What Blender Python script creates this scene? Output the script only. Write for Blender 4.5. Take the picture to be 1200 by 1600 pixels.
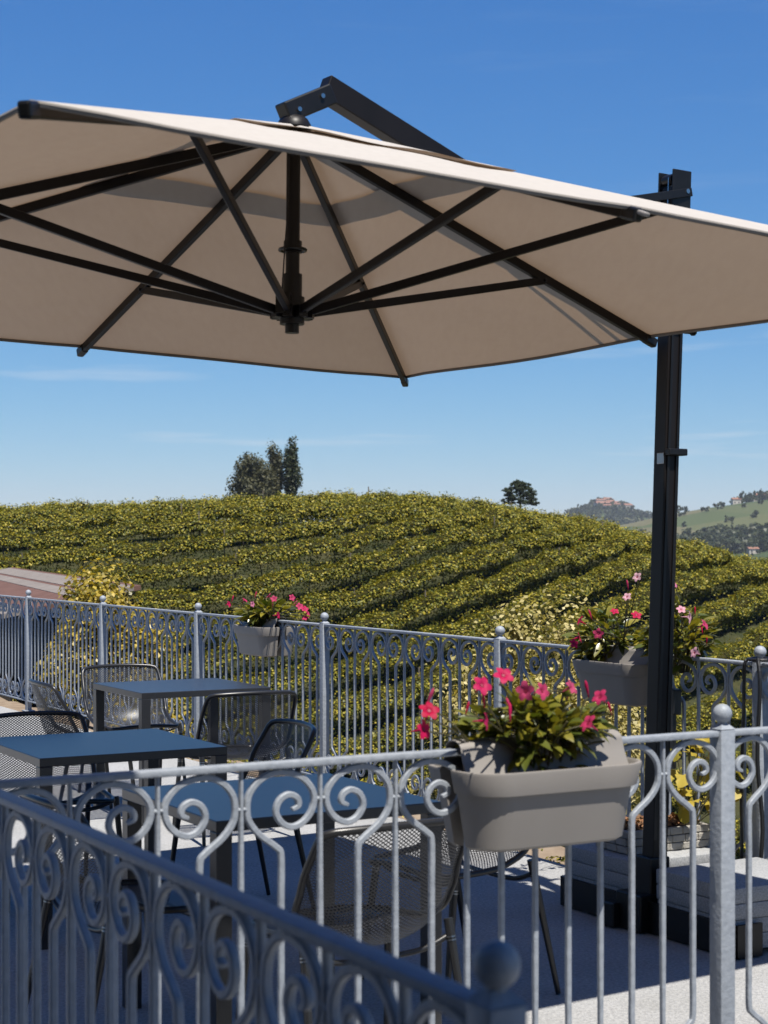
import bpy, bmesh, math, random
import numpy as np
from mathutils import Vector, Matrix, Euler
R = math.radians
random.seed(7); RNG = np.random.default_rng(11)
for o in list(bpy.data.objects): bpy.data.objects.remove(o)
scene = bpy.context.scene
col = scene.collection

# ------------------------------------------------------------------ camera
EYE = 1.57
cd = bpy.data.cameras.new('camera'); cam = bpy.data.objects.new('camera', cd); col.objects.link(cam)
cam.location = (0, 0, EYE); cam.rotation_euler = (R(90), 0, 0)
cd.sensor_fit = 'VERTICAL'; cd.sensor_height = 36.0; cd.lens = 2662 / 1600 * 36
cd.shift_y = 49 / 1600
cd.clip_start = 0.05; cd.clip_end = 20000
cd.dof.use_dof = True; cd.dof.focus_distance = 10.0; cd.dof.aperture_fstop = 7.0
scene.camera = cam
# ------------------------------------------------------------------ sky and sun
TH = R(29.45)                                     # terrace axes: u = along the front railing, v = along the back railing
DF = Vector((math.cos(TH), math.sin(TH), 0)); DB = Vector((-math.sin(TH), math.cos(TH), 0))
SUN_EL = R(66); SUN_OFF = R(5)
sh = (-DB * math.cos(SUN_OFF) - DF * math.sin(SUN_OFF)).normalized()
sun_dir = Vector((sh.x * math.cos(SUN_EL), sh.y * math.cos(SUN_EL), math.sin(SUN_EL)))
w = bpy.data.worlds.new('World'); scene.world = w; w.use_nodes = True
nt = w.node_tree; nt.nodes.clear()
sky = nt.nodes.new('ShaderNodeTexSky'); sky.sky_type = 'NISHITA'; sky.sun_disc = False
sky.sun_elevation = SUN_EL; sky.sun_rotation = math.atan2(sh.x, sh.y)
sky.altitude = 400; sky.air_density = 1.0; sky.dust_density = 0.0; sky.ozone_density = 2.0
bg = nt.nodes.new('ShaderNodeBackground'); bg.inputs['Strength'].default_value = 0.0536
wo = nt.nodes.new('ShaderNodeOutputWorld')
# thin cirrus: stretched noise on the view direction, all round the sky
tc = nt.nodes.new('ShaderNodeTexCoord'); mp = nt.nodes.new('ShaderNodeMapping')
mp.inputs['Scale'].default_value = (3.2, 3.2, 46); mp.inputs['Location'].default_value = (0.2, 3.3, 9.1)
nz = nt.nodes.new('ShaderNodeTexNoise'); nz.inputs['Scale'].default_value = 1.6; nz.inputs['Detail'].default_value = 5; nz.inputs['Roughness'].default_value = .55
cr = nt.nodes.new('ShaderNodeValToRGB'); cr.color_ramp.elements[0].position = .56; cr.color_ramp.elements[1].position = .84
cr.color_ramp.elements[1].color = (.3, .3, .3, 1)
mixc = nt.nodes.new('ShaderNodeMix'); mixc.data_type = 'RGBA'; mixc.inputs['B'].default_value = (6.6, 7.4, 8.3, 1)
nt.links.new(tc.outputs['Generated'], mp.inputs['Vector']); nt.links.new(mp.outputs['Vector'], nz.inputs['Vector'])
nt.links.new(nz.outputs['Fac'], cr.inputs['Fac']); 
sxyz = nt.nodes.new('ShaderNodeSeparateXYZ'); nt.links.new(tc.outputs['Generated'], sxyz.inputs[0])
mel = nt.nodes.new('ShaderNodeMapRange'); mel.inputs['From Min'].default_value = .04; mel.inputs['From Max'].default_value = .2; mel.inputs['To Min'].default_value = 3.0; mel.inputs['To Max'].default_value = .25
nt.links.new(sxyz.outputs['Z'], mel.inputs['Value'])
mcl = nt.nodes.new('ShaderNodeMath'); mcl.operation = 'MULTIPLY'; nt.links.new(cr.outputs['Color'], mcl.inputs[0]); nt.links.new(mel.outputs['Result'], mcl.inputs[1])
nt.links.new(mcl.outputs[0], mixc.inputs['Factor'])
# a deep, polarised blue: one tone curve per channel over the whole sky
sc_ = nt.nodes.new('ShaderNodeSeparateColor'); cc_ = nt.nodes.new('ShaderNodeCombineColor'); nt.links.new(sky.outputs['Color'], sc_.inputs[0])
for i_, (g_, k_) in enumerate(((1.38, .70), (.98, .768), (.62, .93))):
    m1 = nt.nodes.new('ShaderNodeMath'); m1.operation = 'MULTIPLY'; m1.inputs[1].default_value = .1; nt.links.new(sc_.outputs[i_], m1.inputs[0])
    m2 = nt.nodes.new('ShaderNodeMath'); m2.operation = 'POWER'; m2.inputs[1].default_value = g_; nt.links.new(m1.outputs[0], m2.inputs[0])
    m3 = nt.nodes.new('ShaderNodeMath'); m3.operation = 'MULTIPLY'; m3.inputs[1].default_value = k_ * 10; nt.links.new(m2.outputs[0], m3.inputs[0]); nt.links.new(m3.outputs[0], cc_.inputs[i_])
nt.links.new(cc_.outputs[0], mixc.inputs['A']); nt.links.new(mixc.outputs['Result'], bg.inputs['Color'])
nt.links.new(bg.outputs['Background'], wo.inputs['Surface'])
sl = bpy.data.lights.new('sun', 'SUN'); sl.energy = 5.0; sl.angle = R(0.53); sl.color = (1.0, .95, .86)
so = bpy.data.objects.new('sun', sl); col.objects.link(so); so.location = (0, -5, 20)
so.rotation_euler = sun_dir.to_track_quat('Z', 'Y').to_euler()
vs = scene.view_settings; vs.view_transform = 'Standard'; vs.look = 'None'; vs.gamma = 1; vs.exposure = 0.9; vs.use_curve_mapping = False
scene.render.engine = 'CYCLES'
scene.cycles.transparent_max_bounces = 24

# ------------------------------------------------------------------ helpers
def T(u, v, z=0.0): return Vector((DF.x * u + DB.x * v, DF.y * u + DB.y * v, z))
def at(px, py, Y):
    "world point at depth Y seen in photo pixel px,py"
    return Vector(((px - 600) / 2662 * Y, Y, EYE - (py - 849) / 2662 * Y))
def tag(o, label=None, cat=None, group=None, kind=None):
    if label: o['label'] = label
    if cat: o['category'] = cat
    if group: o['group'] = group
    if kind: o['kind'] = kind
    return o
def link(name, data, parent=None, loc=(0, 0, 0), rot=(0, 0, 0), sc=(1, 1, 1)):
    o = bpy.data.objects.new(name, data); col.objects.link(o)
    o.parent = parent; o.location = loc; o.rotation_euler = rot; o.scale = sc
    return o
def empty(name, loc=(0, 0, 0), rz=0.0, label=None, cat=None, group=None):
    o = link(name, None, None, loc, (0, 0, rz)); o.empty_display_size = .1
    return tag(o, label, cat, group)

class MB:
    def __init__(s): s.v = []; s.f = []
    def add(s, vs, fs):
        n = len(s.v); s.v += [tuple(x) for x in vs]; s.f += [tuple(i + n for i in f) for f in fs]; return s
    def box(s, c, d, M=None, ch=0.0):
        x, y, z = [q / 2 for q in d]; c = Vector(c)
        if ch <= 0:
            P = [Vector((a * x, b * y, e * z)) for e in (-1, 1) for b in (-1, 1) for a in (-1, 1)]
            F = [(0, 2, 3, 1), (4, 5, 7, 6), (0, 1, 5, 4), (2, 6, 7, 3), (0, 4, 6, 2), (1, 3, 7, 5)]
        else:
            bm = bmesh.new(); bmesh.ops.create_cube(bm, size=1)
            for q in bm.verts: q.co = Vector((q.co.x * 2 * x, q.co.y * 2 * y, q.co.z * 2 * z))
            bmesh.ops.bevel(bm, geom=bm.edges[:], offset=ch, segments=2, affect='EDGES', profile=.5)
            bm.verts.index_update(); P = [q.co.copy() for q in bm.verts]; F = [tuple(q.index for q in f.verts) for f in bm.faces]; bm.free()
        if M is not None: P = [M @ p for p in P]
        return s.add([p + c for p in P], F)
    def bar(s, a, b, wd, ht, up=Vector((0, 0, 1)), ch=0.0):
        "beam of width wd and height ht from a to b"
        a, b = Vector(a), Vector(b); d = b - a; L = d.length; y = d.normalized()
        x = y.cross(up)
        if x.length < 1e-5: x = y.cross(Vector((1, 0, 0)))
        x.normalize(); z = x.cross(y)
        M = Matrix((x, y, z)).transposed()
        return s.box((a + b) / 2, (wd, L, ht), M, ch)
    def tube(s, pts, rad, n=8, caps=True, closed=False):
        pts = [Vector(p) for p in pts]; m = len(pts)
        rr = rad if isinstance(rad, (list, tuple)) else [rad] * m
        vs = []; fs = []; prev = None
        for i, p in enumerate(pts):
            a = pts[i - 1] if (i > 0 or closed) else p; b = pts[(i + 1) % m] if (i < m - 1 or closed) else p
            t = (b - a).normalized()
            if prev is None:
                r0 = Vector((0, 0, 1)) if abs(t.z) < .9 else Vector((1, 0, 0)); x = t.cross(r0).normalized()
            else: x = (prev - t * prev.dot(t)).normalized()
            prev = x; y = t.cross(x)
            for k in range(n):
                an = 2 * math.pi * k / n; vs.append(p + (x * math.cos(an) + y * math.sin(an)) * rr[i])
        for i in range(m if closed else m - 1):
            j = (i + 1) % m
            for k in range(n): fs.append((i * n + k, i * n + (k + 1) % n, j * n + (k + 1) % n, j * n + k))
        if caps and not closed: fs.append(tuple(range(n))[::-1]); fs.append(tuple(range((m - 1) * n, m * n)))
        return s.add(vs, fs)
    def lathe(s, prof, n=20, c=(0, 0, 0)):
        c = Vector(c); vs = []; fs = []
        for r, z in prof:
            for k in range(n): a = 2 * math.pi * k / n; vs.append(c + Vector((r * math.cos(a), r * math.sin(a), z)))
        for i in range(len(prof) - 1):
            for k in range(n): fs.append((i * n + k, i * n + (k + 1) % n, (i + 1) * n + (k + 1) % n, (i + 1) * n + k))
        fs.append(tuple(range(n))[::-1]); fs.append(tuple(range((len(prof) - 1) * n, len(prof) * n)))
        return s.add(vs, fs)
    def mesh(s, name, mat, smooth=None):
        me = bpy.data.meshes.new(name); me.from_pydata(s.v, [], s.f); me.update()
        if mat is not None: me.materials.append(mat)
        if smooth is not None:
            me.shade_smooth() if smooth >= 180 else me.set_sharp_from_angle(angle=R(smooth))
            if smooth < 180:
                me.polygons.foreach_set('use_smooth', [True] * len(me.polygons))
                me.set_sharp_from_angle(angle=R(smooth))
        return me
    def build(s, name, mat, parent=None, loc=(0, 0, 0), rot=(0, 0, 0), smooth=None):
        return link(name, s.mesh(name, mat, smooth), parent, loc, rot)

def np_mesh(name, V, F, mat, smooth=False):
    V = np.asarray(V, np.float32); F = np.asarray(F, np.int32); k = F.shape[1]
    me = bpy.data.meshes.new(name); me.vertices.add(len(V)); me.vertices.foreach_set('co', V.ravel())
    me.loops.add(F.size); me.loops.foreach_set('vertex_index', F.ravel())
    me.polygons.add(len(F)); me.polygons.foreach_set('loop_start', np.arange(0, F.size, k, dtype=np.int32))
    me.update(calc_edges=True); me.validate()
    me.materials.append(mat)
    if smooth: me.shade_smooth()
    return me
def leaf_quads(C, N, L, W, rng, fold=0.0):
    "diamond leaves at centres C with normals N"
    n = len(C); N = N / (np.linalg.norm(N, axis=1, keepdims=True) + 1e-9)
    r = rng.normal(size=(n, 3)); t = np.cross(N, r); t /= (np.linalg.norm(t, axis=1, keepdims=True) + 1e-9); b = np.cross(N, t)
    L = np.broadcast_to(L, (n,))[:, None]; W = np.broadcast_to(W, (n,))[:, None]
    V = np.stack([C - t * L * .5, C + b * W * .5 - t * L * .12 + N * L * fold, C + t * L * .5, C - b * W * .5 - t * L * .12 + N * L * fold], 1).reshape(-1, 3)
    F = np.arange(4 * n).reshape(n, 4)
    return V, F

# ------------------------------------------------------------------ materials
def mat(name, base=(.5, .5, .5), rough=.5, metal=0.0, spec=.5, c2=None, nscale=8.0, ndetail=4.0, ramp=(.35, .65), bump=0.0, bscale=60.0, coords='Object', rvar=0.0, coat=0.0, stretch=None, K=.58):
    base = tuple(q * K for q in base); c2 = None if c2 is None else tuple(q * K for q in c2)
    m = bpy.data.materials.new(name); m.use_nodes = True; t = m.node_tree; n = t.nodes; b = n['Principled BSDF']
    b.inputs['Base Color'].default_value = (*base, 1); b.inputs['Roughness'].default_value = rough
    b.inputs['Metallic'].default_value = metal; b.inputs['Specular IOR Level'].default_value = spec
    b.inputs['Coat Weight'].default_value = coat
    co = n.new('ShaderNodeTexCoord'); src = co.outputs[coords]
    if stretch:
        mpn = n.new('ShaderNodeMapping'); mpn.inputs['Scale'].default_value = stretch; t.links.new(src, mpn.inputs['Vector']); src = mpn.outputs['Vector']
    if c2 is not None:
        x = n.new('ShaderNodeTexNoise'); x.inputs['Scale'].default_value = nscale; x.inputs['Detail'].default_value = ndetail
        t.links.new(src, x.inputs['Vector'])
        r = n.new('ShaderNodeValToRGB'); r.color_ramp.elements[0].position, r.color_ramp.elements[1].position = ramp
        r.color_ramp.elements[0].color = (*base, 1); r.color_ramp.elements[1].color = (*c2, 1)
        t.links.new(x.outputs['Fac'], r.inputs['Fac']); t.links.new(r.outputs['Color'], b.inputs['Base Color'])
        if rvar:
            mr = n.new('ShaderNodeMapRange'); mr.inputs['To Min'].default_value = rough - rvar; mr.inputs['To Max'].default_value = rough + rvar
            t.links.new(x.outputs['Fac'], mr.inputs['Value']); t.links.new(mr.outputs['Result'], b.inputs['Roughness'])
    if bump:
        y = n.new('ShaderNodeTexNoise'); y.inputs['Scale'].default_value = bscale; y.inputs['Detail'].default_value = 4; t.links.new(src, y.inputs['Vector'])
        bp = n.new('ShaderNodeBump'); bp.inputs['Strength'].default_value = bump; bp.inputs['Distance'].default_value = .01
        t.links.new(y.outputs['Fac'], bp.inputs['Height']); t.links.new(bp.outputs['Normal'], b.inputs['Normal'])
    return m
def leaf_mat(name, cols, rough=.5, trans=.3, spec=.4, tcol=(1.0, .95, .4), island=True, K=.60):
    cols = [tuple(q * K for q in c) for c in cols]
    "foliage: colour varies leaf by leaf, part of the light passes through"
    m = bpy.data.materials.new(name); m.use_nodes = True; t = m.node_tree; n = t.nodes; b = n['Principled BSDF']
    b.inputs['Roughness'].default_value = rough; b.inputs['Specular IOR Level'].default_value = spec
    if island: g = n.new('ShaderNodeNewGeometry'); src = g.outputs['Random Per Island']
    else: g = n.new('ShaderNodeObjectInfo'); src = g.outputs['Random']
    r = n.new('ShaderNodeValToRGB'); el = r.color_ramp.elements
    while len(el) < len(cols): el.new(.5)
    for i, c in enumerate(cols): el[i].position = i / (len(cols) - 1); el[i].color = (*c, 1)
    t.links.new(src, r.inputs['Fac']); t.links.new(r.outputs['Color'], b.inputs['Base Color'])
    tr = n.new('ShaderNodeBsdfTranslucent'); mx = n.new('ShaderNodeMix'); mx.data_type = 'RGBA'; mx.blend_type = 'MULTIPLY'; mx.inputs['Factor'].default_value = 1
    mx.inputs['B'].default_value = (*[q * 1.6 for q in tcol], 1); t.links.new(r.outputs['Color'], mx.inputs['A']); t.links.new(mx.outputs['Result'], tr.inputs['Color'])
    ms = n.new('ShaderNodeMixShader'); ms.inputs['Fac'].default_value = trans
    t.links.new(b.outputs['BSDF'], ms.inputs[1]); t.links.new(tr.outputs['BSDF'], ms.inputs[2]); t.links.new(ms.outputs['Shader'], n['Material Output'].inputs['Surface'])
    return m
def canvas_mat():
    m = bpy.data.materials.new('canopy_canvas'); m.use_nodes = True; t = m.node_tree; n = t.nodes; b = n['Principled BSDF']
    b.inputs['Roughness'].default_value = .9; b.inputs['Specular IOR Level'].default_value = .1
    co = n.new('ShaderNodeTexCoord')
    x = n.new('ShaderNodeTexNoise'); x.inputs['Scale'].default_value = 6; x.inputs['Detail'].default_value = 6
    mp1 = n.new('ShaderNodeMapping'); mp1.inputs['Scale'].default_value = (6, .6, 6); t.links.new(co.outputs['Object'], mp1.inputs['Vector']); t.links.new(mp1.outputs['Vector'], x.inputs['Vector'])
    r = n.new('ShaderNodeValToRGB'); r.color_ramp.elements[0].position = .3; r.color_ramp.elements[1].position = .7
    r.color_ramp.elements[0].color = (.342, .318, .292, 1); r.color_ramp.elements[1].color = (.364, .339, .312, 1)
    t.links.new(x.outputs['Fac'], r.inputs['Fac']); t.links.new(r.outputs['Color'], b.inputs['Base Color'])
    tr = n.new('ShaderNodeBsdfTranslucent'); tr.inputs['Color'].default_value = (.66, .43, .26, 1)
    wv = n.new('ShaderNodeTexNoise'); wv.inputs['Scale'].default_value = 5; wv.inputs['Detail'].default_value = 3; t.links.new(co.outputs['Object'], wv.inputs['Vector'])
    bp = n.new('ShaderNodeBump'); bp.inputs['Strength'].default_value = .2; bp.inputs['Distance'].default_value = .03; t.links.new(wv.outputs['Fac'], bp.inputs['Height'])
    t.links.new(bp.outputs['Normal'], b.inputs['Normal']); t.links.new(bp.outputs['Normal'], tr.inputs['Normal'])
    ms = n.new('ShaderNodeMixShader'); ms.inputs['Fac'].default_value = .088
    t.links.new(b.outputs['BSDF'], ms.inputs[1]); t.links.new(tr.outputs['BSDF'], ms.inputs[2]); t.links.new(ms.outputs['Shader'], n['Material Output'].inputs['Surface'])
    return m
def mesh_metal():
    "expanded metal: diamond openings in the sheet, laid out in metres on the UV map"
    m = bpy.data.materials.new('expanded_metal'); m.use_nodes = True; t = m.node_tree; n = t.nodes; b = n['Principled BSDF']
    b.inputs['Base Color'].default_value = (.035, .036, .04, 1); b.inputs['Roughness'].default_value = .42; b.inputs['Metallic'].default_value = .3
    uv = n.new('ShaderNodeUVMap'); sp = n.new('ShaderNodeSeparateXYZ'); t.links.new(uv.outputs['UV'], sp.inputs[0])
    def mth(op, a, c=None):
        q = n.new('ShaderNodeMath'); q.operation = op
        for i, s in enumerate((a, c)):
            if s is None: continue
            if isinstance(s, (int, float)): q.inputs[i].default_value = s
            else: t.links.new(s, q.inputs[i])
        return q.outputs[0]
    a = mth('MULTIPLY', sp.outputs['X'], 1 / .017); c = mth('MULTIPLY', sp.outputs['Y'], 1 / .0115)
    p = mth('FRACT', mth('ADD', mth('ADD', a, c), 100.0)); q = mth('FRACT', mth('ADD', mth('SUBTRACT', a, c), 100.0))
    hole = mth('MULTIPLY', mth('GREATER_THAN', p, .38), mth('GREATER_THAN', q, .38))
    tr = n.new('ShaderNodeBsdfTransparent'); ms = n.new('ShaderNodeMixShader')
    t.links.new(hole, ms.inputs['Fac']); t.links.new(b.outputs['BSDF'], ms.inputs[1]); t.links.new(tr.outputs['BSDF'], ms.inputs[2])
    t.links.new(ms.outputs['Shader'], n['Material Output'].inputs['Surface'])
    return m
M = {}
M['galv'] = mat('galvanised_steel', (.200, .219, .247), .55, .06, .3, (.248, .269, .30), 45, 6, (.32, .68), .22, 70, rvar=.12, K=1.0)
M['floor'] = mat('terrace_stone', (.40, .402, .41), .85, 0, .2, (.58, .58, .58), 75, 10, (.35, .65), .8, 110)
def stain(m, sc, lo):
    t = m.node_tree; n = t.nodes; b = n['Principled BSDF']; old = b.inputs['Base Color'].links[0].from_socket
    co = n.new('ShaderNodeTexCoord'); x = n.new('ShaderNodeTexNoise'); x.inputs['Scale'].default_value = sc; x.inputs['Detail'].default_value = 7; x.inputs['Roughness'].default_value = .65; t.links.new(co.outputs['Object'], x.inputs['Vector'])
    r = n.new('ShaderNodeValToRGB'); r.color_ramp.elements[0].position = .36; r.color_ramp.elements[1].position = .56; r.color_ramp.elements[0].color = (lo, lo, lo * .98, 1); r.color_ramp.elements[1].color = (1, 1, 1, 1); t.links.new(x.outputs['Fac'], r.inputs['Fac'])
    mx = n.new('ShaderNodeMix'); mx.data_type = 'RGBA'; mx.blend_type = 'MULTIPLY'; mx.inputs['Factor'].default_value = 1; t.links.new(old, mx.inputs['A']); t.links.new(r.outputs['Color'], mx.inputs['B']); t.links.new(mx.outputs['Result'], b.inputs['Base Color'])
stain(M['floor'], 1.7, .86)
M['black'] = mat('black_painted_steel', (.007, .006, .006), .38, 0, .35, (.011, .010, .010), 12, 3)
M['bronze'] = mat('dark_bronze_aluminium', (.011, .009, .009), .42, .1, .25, (.016, .013, .013), 6, 3, stretch=(1, 1, .2))
M['canvas'] = canvas_mat()
M['hem'] = mat('canvas_hem', (.26, .235, .21), .9)
M['chrome'] = mat('bright_bolt', (.7, .7, .7), .2, 1)
M['table'] = mat('anthracite_powder_coat', (.026, .028, .033), .30, 0, .55, (.032, .034, .039), 300, 2, bump=.03, bscale=900)
M['tube'] = mat('anthracite_tube', (.035, .035, .037), .33, .3, .5)
M['mesh'] = mesh_metal()
M['ferrule'] = mat('steel_ferrule', (.55, .55, .56), .3, 1)
M['pot'] = mat('taupe_plastic', (.31, .285, .26), .55, 0, .3, (.335, .31, .285), 5, 3, bump=.03, bscale=300)
M['soil'] = mat('potting_soil', (.07, .045, .03), .95, 0, .2, (.16, .10, .06), 60, 5, bump=.8, bscale=90)
M['granite'] = mat('grey_granite', (.33, .34, .35), .8, 0, .3, (.52, .53, .54), 150, 6, (.35, .65), .25, 200)
M['ground'] = mat('slope_grass', (.040, .048, .020), .95, 0, .1, (.075, .072, .032), 1.2, 8, (.35, .65), .6, 9)
M['dirt'] = mat('sandy_soil', (.27, .20, .14), .95, 0, .1, (.42, .33, .24), 7, 8, (.3, .7), .8, 40)
M['vine'] = leaf_mat('vine_leaf', [(.030, .046, .009), (.105, .112, .014), (.215, .192, .020), (.37, .29, .032)], .5, .18, .25, K=1.0)
M['vinefar'] = leaf_mat('far_vine_leaf', [(.045, .055, .014), (.085, .09, .02), (.11, .105, .02)], .6, .2, .2)
M['core'] = mat('dark_hedge_core', (.030, .030, .010), .95, 0, .05, (.05, .045, .012), 3, 4)  # dark filler inside the vine rows, keeps light from passing through
M['bark'] = mat('bark', (.06, .045, .032), .9, 0, .2, (.11, .085, .06), 12, 4, bump=.5, bscale=30)
M['wood'] = mat('weathered_wood', (.16, .13, .10), .85, 0, .2, (.24, .20, .16), 9, 4, stretch=(1, 1, .15))
M['shrub'] = leaf_mat('yellow_green_leaf', [(.08, .085, .012), (.27, .205, .028), (.46, .34, .055)], .42, .3, .4, K=.95)
M['palebush'] = leaf_mat('pale_yellow_leaf', [(.20, .17, .04), (.44, .37, .13), (.62, .53, .25)], .5, .3, .3, K=.72)
M['poplar'] = leaf_mat('poplar_leaf', [(.028, .042, .014), (.05, .065, .02), (.075, .085, .028)], .5, .2, .3)
M['willow'] = leaf_mat('dusty_tree_leaf', [(.06, .065, .03), (.10, .10, .045), (.14, .13, .06)], .6, .2, .3)
M['pine'] = leaf_mat('pine_needles', [(.018, .030, .010), (.035, .05, .016), (.055, .07, .022)], .6, .12, .2)
M['gloss'] = leaf_mat('glossy_leaf', [(.04, .06, .010), (.09, .105, .018), (.17, .16, .024), (.28, .23, .03)], .28, .25, .6, island=False, K=.85)
M['gloss2'] = leaf_mat('glossy_leaf_mass', [(.04, .06, .010), (.09, .105, .018), (.17, .16, .024), (.28, .23, .03)], .28, .25, .6, island=True, K=.85)
M['vineleaf'] = leaf_mat('autumn_vine_leaf', [(.35, .30, .04), (.55, .42, .05), (.62, .50, .12)], .5, .35, .3, island=False)
M['stem'] = mat('green_stem', (.09, .08, .03), .6)
M['pink'] = leaf_mat('hot_pink_petal', [(.62, .006, .07), (.74, .015, .12), (.70, .025, .15)], .55, .3, .15, (1, .5, .6), island=False, K=.52)
M['pale'] = leaf_mat('pale_pink_petal', [(.80, .36, .48), (.82, .52, .58), (.78, .24, .40)], .5, .3, .3, (1, .7, .8), island=False)
M['rose'] = leaf_mat('rose_petal', [(.70, .04, .16), (.76, .12, .26)], .55, .3, .15, (1, .5, .6), island=False, K=.52)
M['throat'] = mat('flower_throat', (.30, .004, .04), .6)
M['roofred'] = mat('red_roof_sheet', (.15, .078, .058), .85, 0, .2, (.21, .115, .09), 4, 6, (.3, .7), .3, 30)
M['roofgrey'] = mat('grey_roof_sheet', (.24, .205, .18), .85, 0, .2, (.33, .29, .26), 5, 6, (.3, .7), .3, 30)
M['beige'] = mat('beige_render', (.50, .42, .34), .9, 0, .2, (.58, .50, .42), 4, 5, bump=.2, bscale=30)
M['darkin'] = mat('dark_timber', (.05, .042, .036), .9, 0, .2, (.08, .066, .055), 6, 4)
M['trough'] = mat('old_white_stone', (.36, .34, .30), .9, 0, .2, (.56, .53, .48), 14, 6, bump=.5, bscale=60)
M['dry'] = leaf_mat('dry_leaf', [(.16, .07, .035), (.30, .15, .08), (.40, .24, .14)], .8, .1, .1)
M['houseWall'] = mat('pale_house_wall', (.62, .56, .48), .9, c2=(.68, .62, .55), nscale=.4)
M['houseRoof'] = mat('terracotta_roof', (.30, .13, .08), .9, c2=(.36, .18, .12), nscale=.5)
M['glassdark'] = mat('dark_window', (.02, .02, .025), .2)
M['boards'] = mat('pine_boards', (.10, .065, .04), .7, 0, .3, (.14, .09, .055), 3, 5, stretch=(1, .1, 1))
M['cable'] = mat('black_cable', (.012, .012, .013), .4)

# ------------------------------------------------------------------ terrain
CX = np.array([-60, -30, -18.9, -9.5, -5, -1.6, 3.2, 7.9, 9.5, 12.6, 15.8, 18.9, 24, 30, 45.])
CZ = np.array([1.2, 1.6, 1.92, 2.24, 2.45, 2.59, 2.43, 1.64, 1.40, .70, -.02, -.8, -2.5, -5.2, -12.]) + .12
def sstep(a, b, x): t = np.clip((x - a) / (b - a), 0, 1); return t * t * (3 - 2 * t)
def smax(a, b, k): h = np.clip(.5 + .5 * (a - b) / k, 0, 1); return b * (1 - h) + a * h + k * h * (1 - h)
def gz(X, Y):
    X = np.asarray(X, float); Y = np.asarray(Y, float)
    r = X * DF.x + Y * DF.y - 4.86
    bank = np.maximum(-.14 - .42 * np.maximum(r - .7, 0), -16)
    C = np.interp(X, CX, CZ)
    d = 84 - Y; dp = np.maximum(d, 0); k = np.minimum(dp / 16, 1)
    drop = .06 * dp + .36 * (16 * (k ** 3 - .5 * k ** 4) + np.maximum(dp - 16, 0))
    dn = np.maximum(-d, 0); drop = drop + .02 * dn + .006 * dn ** 2 * (dn < 20) + (dn >= 20) * (2.4 + .26 * (dn - 20))
    near = smax(bank, C - drop, .8)
    # farther country
    far = -26 + 0 * X
    ridge = 4.6 * 1 + 26
    far = far + ridge * np.exp(-((Y - 255) / 60) ** 2) * (1 - sstep(20, 46, X)) * sstep(-200, -60, X)
    far = far + 25.6 * np.exp(-((X - 62) / 32) ** 2 - ((Y - 195) / 40) ** 2)
    pb = np.interp(X / np.maximum(Y, 1) * 2662 + 600, [300, 900, 980, 1045, 1100, 1200, 1400, 1900, 2600], [8, 18, 30, 45, 54, 68, 82, 60, 40])
    far = far + (pb * 1650 / 2662 + 27.6) * np.exp(-((Y - 1650) / 430) ** 2)
    pa = np.interp(X / np.maximum(Y, 1) * 2662 + 600, [300, 820, 870, 900, 940, 975, 1000, 1040, 1150, 1400], [20, 26, 38, 49, 61, 57, 44, 36, 30, 30])
    far = far + (pa * 2700 / 2662 + 27.6) * np.exp(-((Y - 2700) / 380) ** 2)
    b = sstep(108, 150, Y)
    return near * (1 - b) + far * b
def grid(name, xs, ys, m, flip=False):
    Xg, Yg = np.meshgrid(xs, ys); Z = gz(Xg, Yg); nx, ny = len(xs), len(ys)
    V = np.stack([Xg, Yg, Z], -1).reshape(-1, 3)
    i = np.arange(nx * ny).reshape(ny, nx)
    F = np.stack([i[:-1, :-1], i[:-1, 1:], i[1:, 1:], i[1:, :-1]], -1).reshape(-1, 4)
    return np_mesh(name, V, F, m, True)
def fan_ground():
    "one sheet from behind the terrace to the horizon, finer close by"
    ys = np.concatenate([np.arange(-40, 8, 4), np.arange(8, 110, .9), np.geomspace(110, 4400, 110)])
    a = np.concatenate([np.linspace(-3, -.45, 14), np.linspace(-.43, .43, 150), np.linspace(.45, 3, 14)])
    Xg = a[None, :] * (np.maximum(ys, 0)[:, None] + 30) ; Yg = np.repeat(ys[:, None], len(a), 1)
    Z = gz(Xg, Yg); ny, nx = Xg.shape
    V = np.stack([Xg, Yg, Z], -1).reshape(-1, 3); i = np.arange(nx * ny).reshape(ny, nx)
    F = np.stack([i[:-1, :-1], i[:-1, 1:], i[1:, 1:], i[1:, :-1]], -1).reshape(-1, 4)
    return np_mesh('ground', V, F, None, True)
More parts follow.
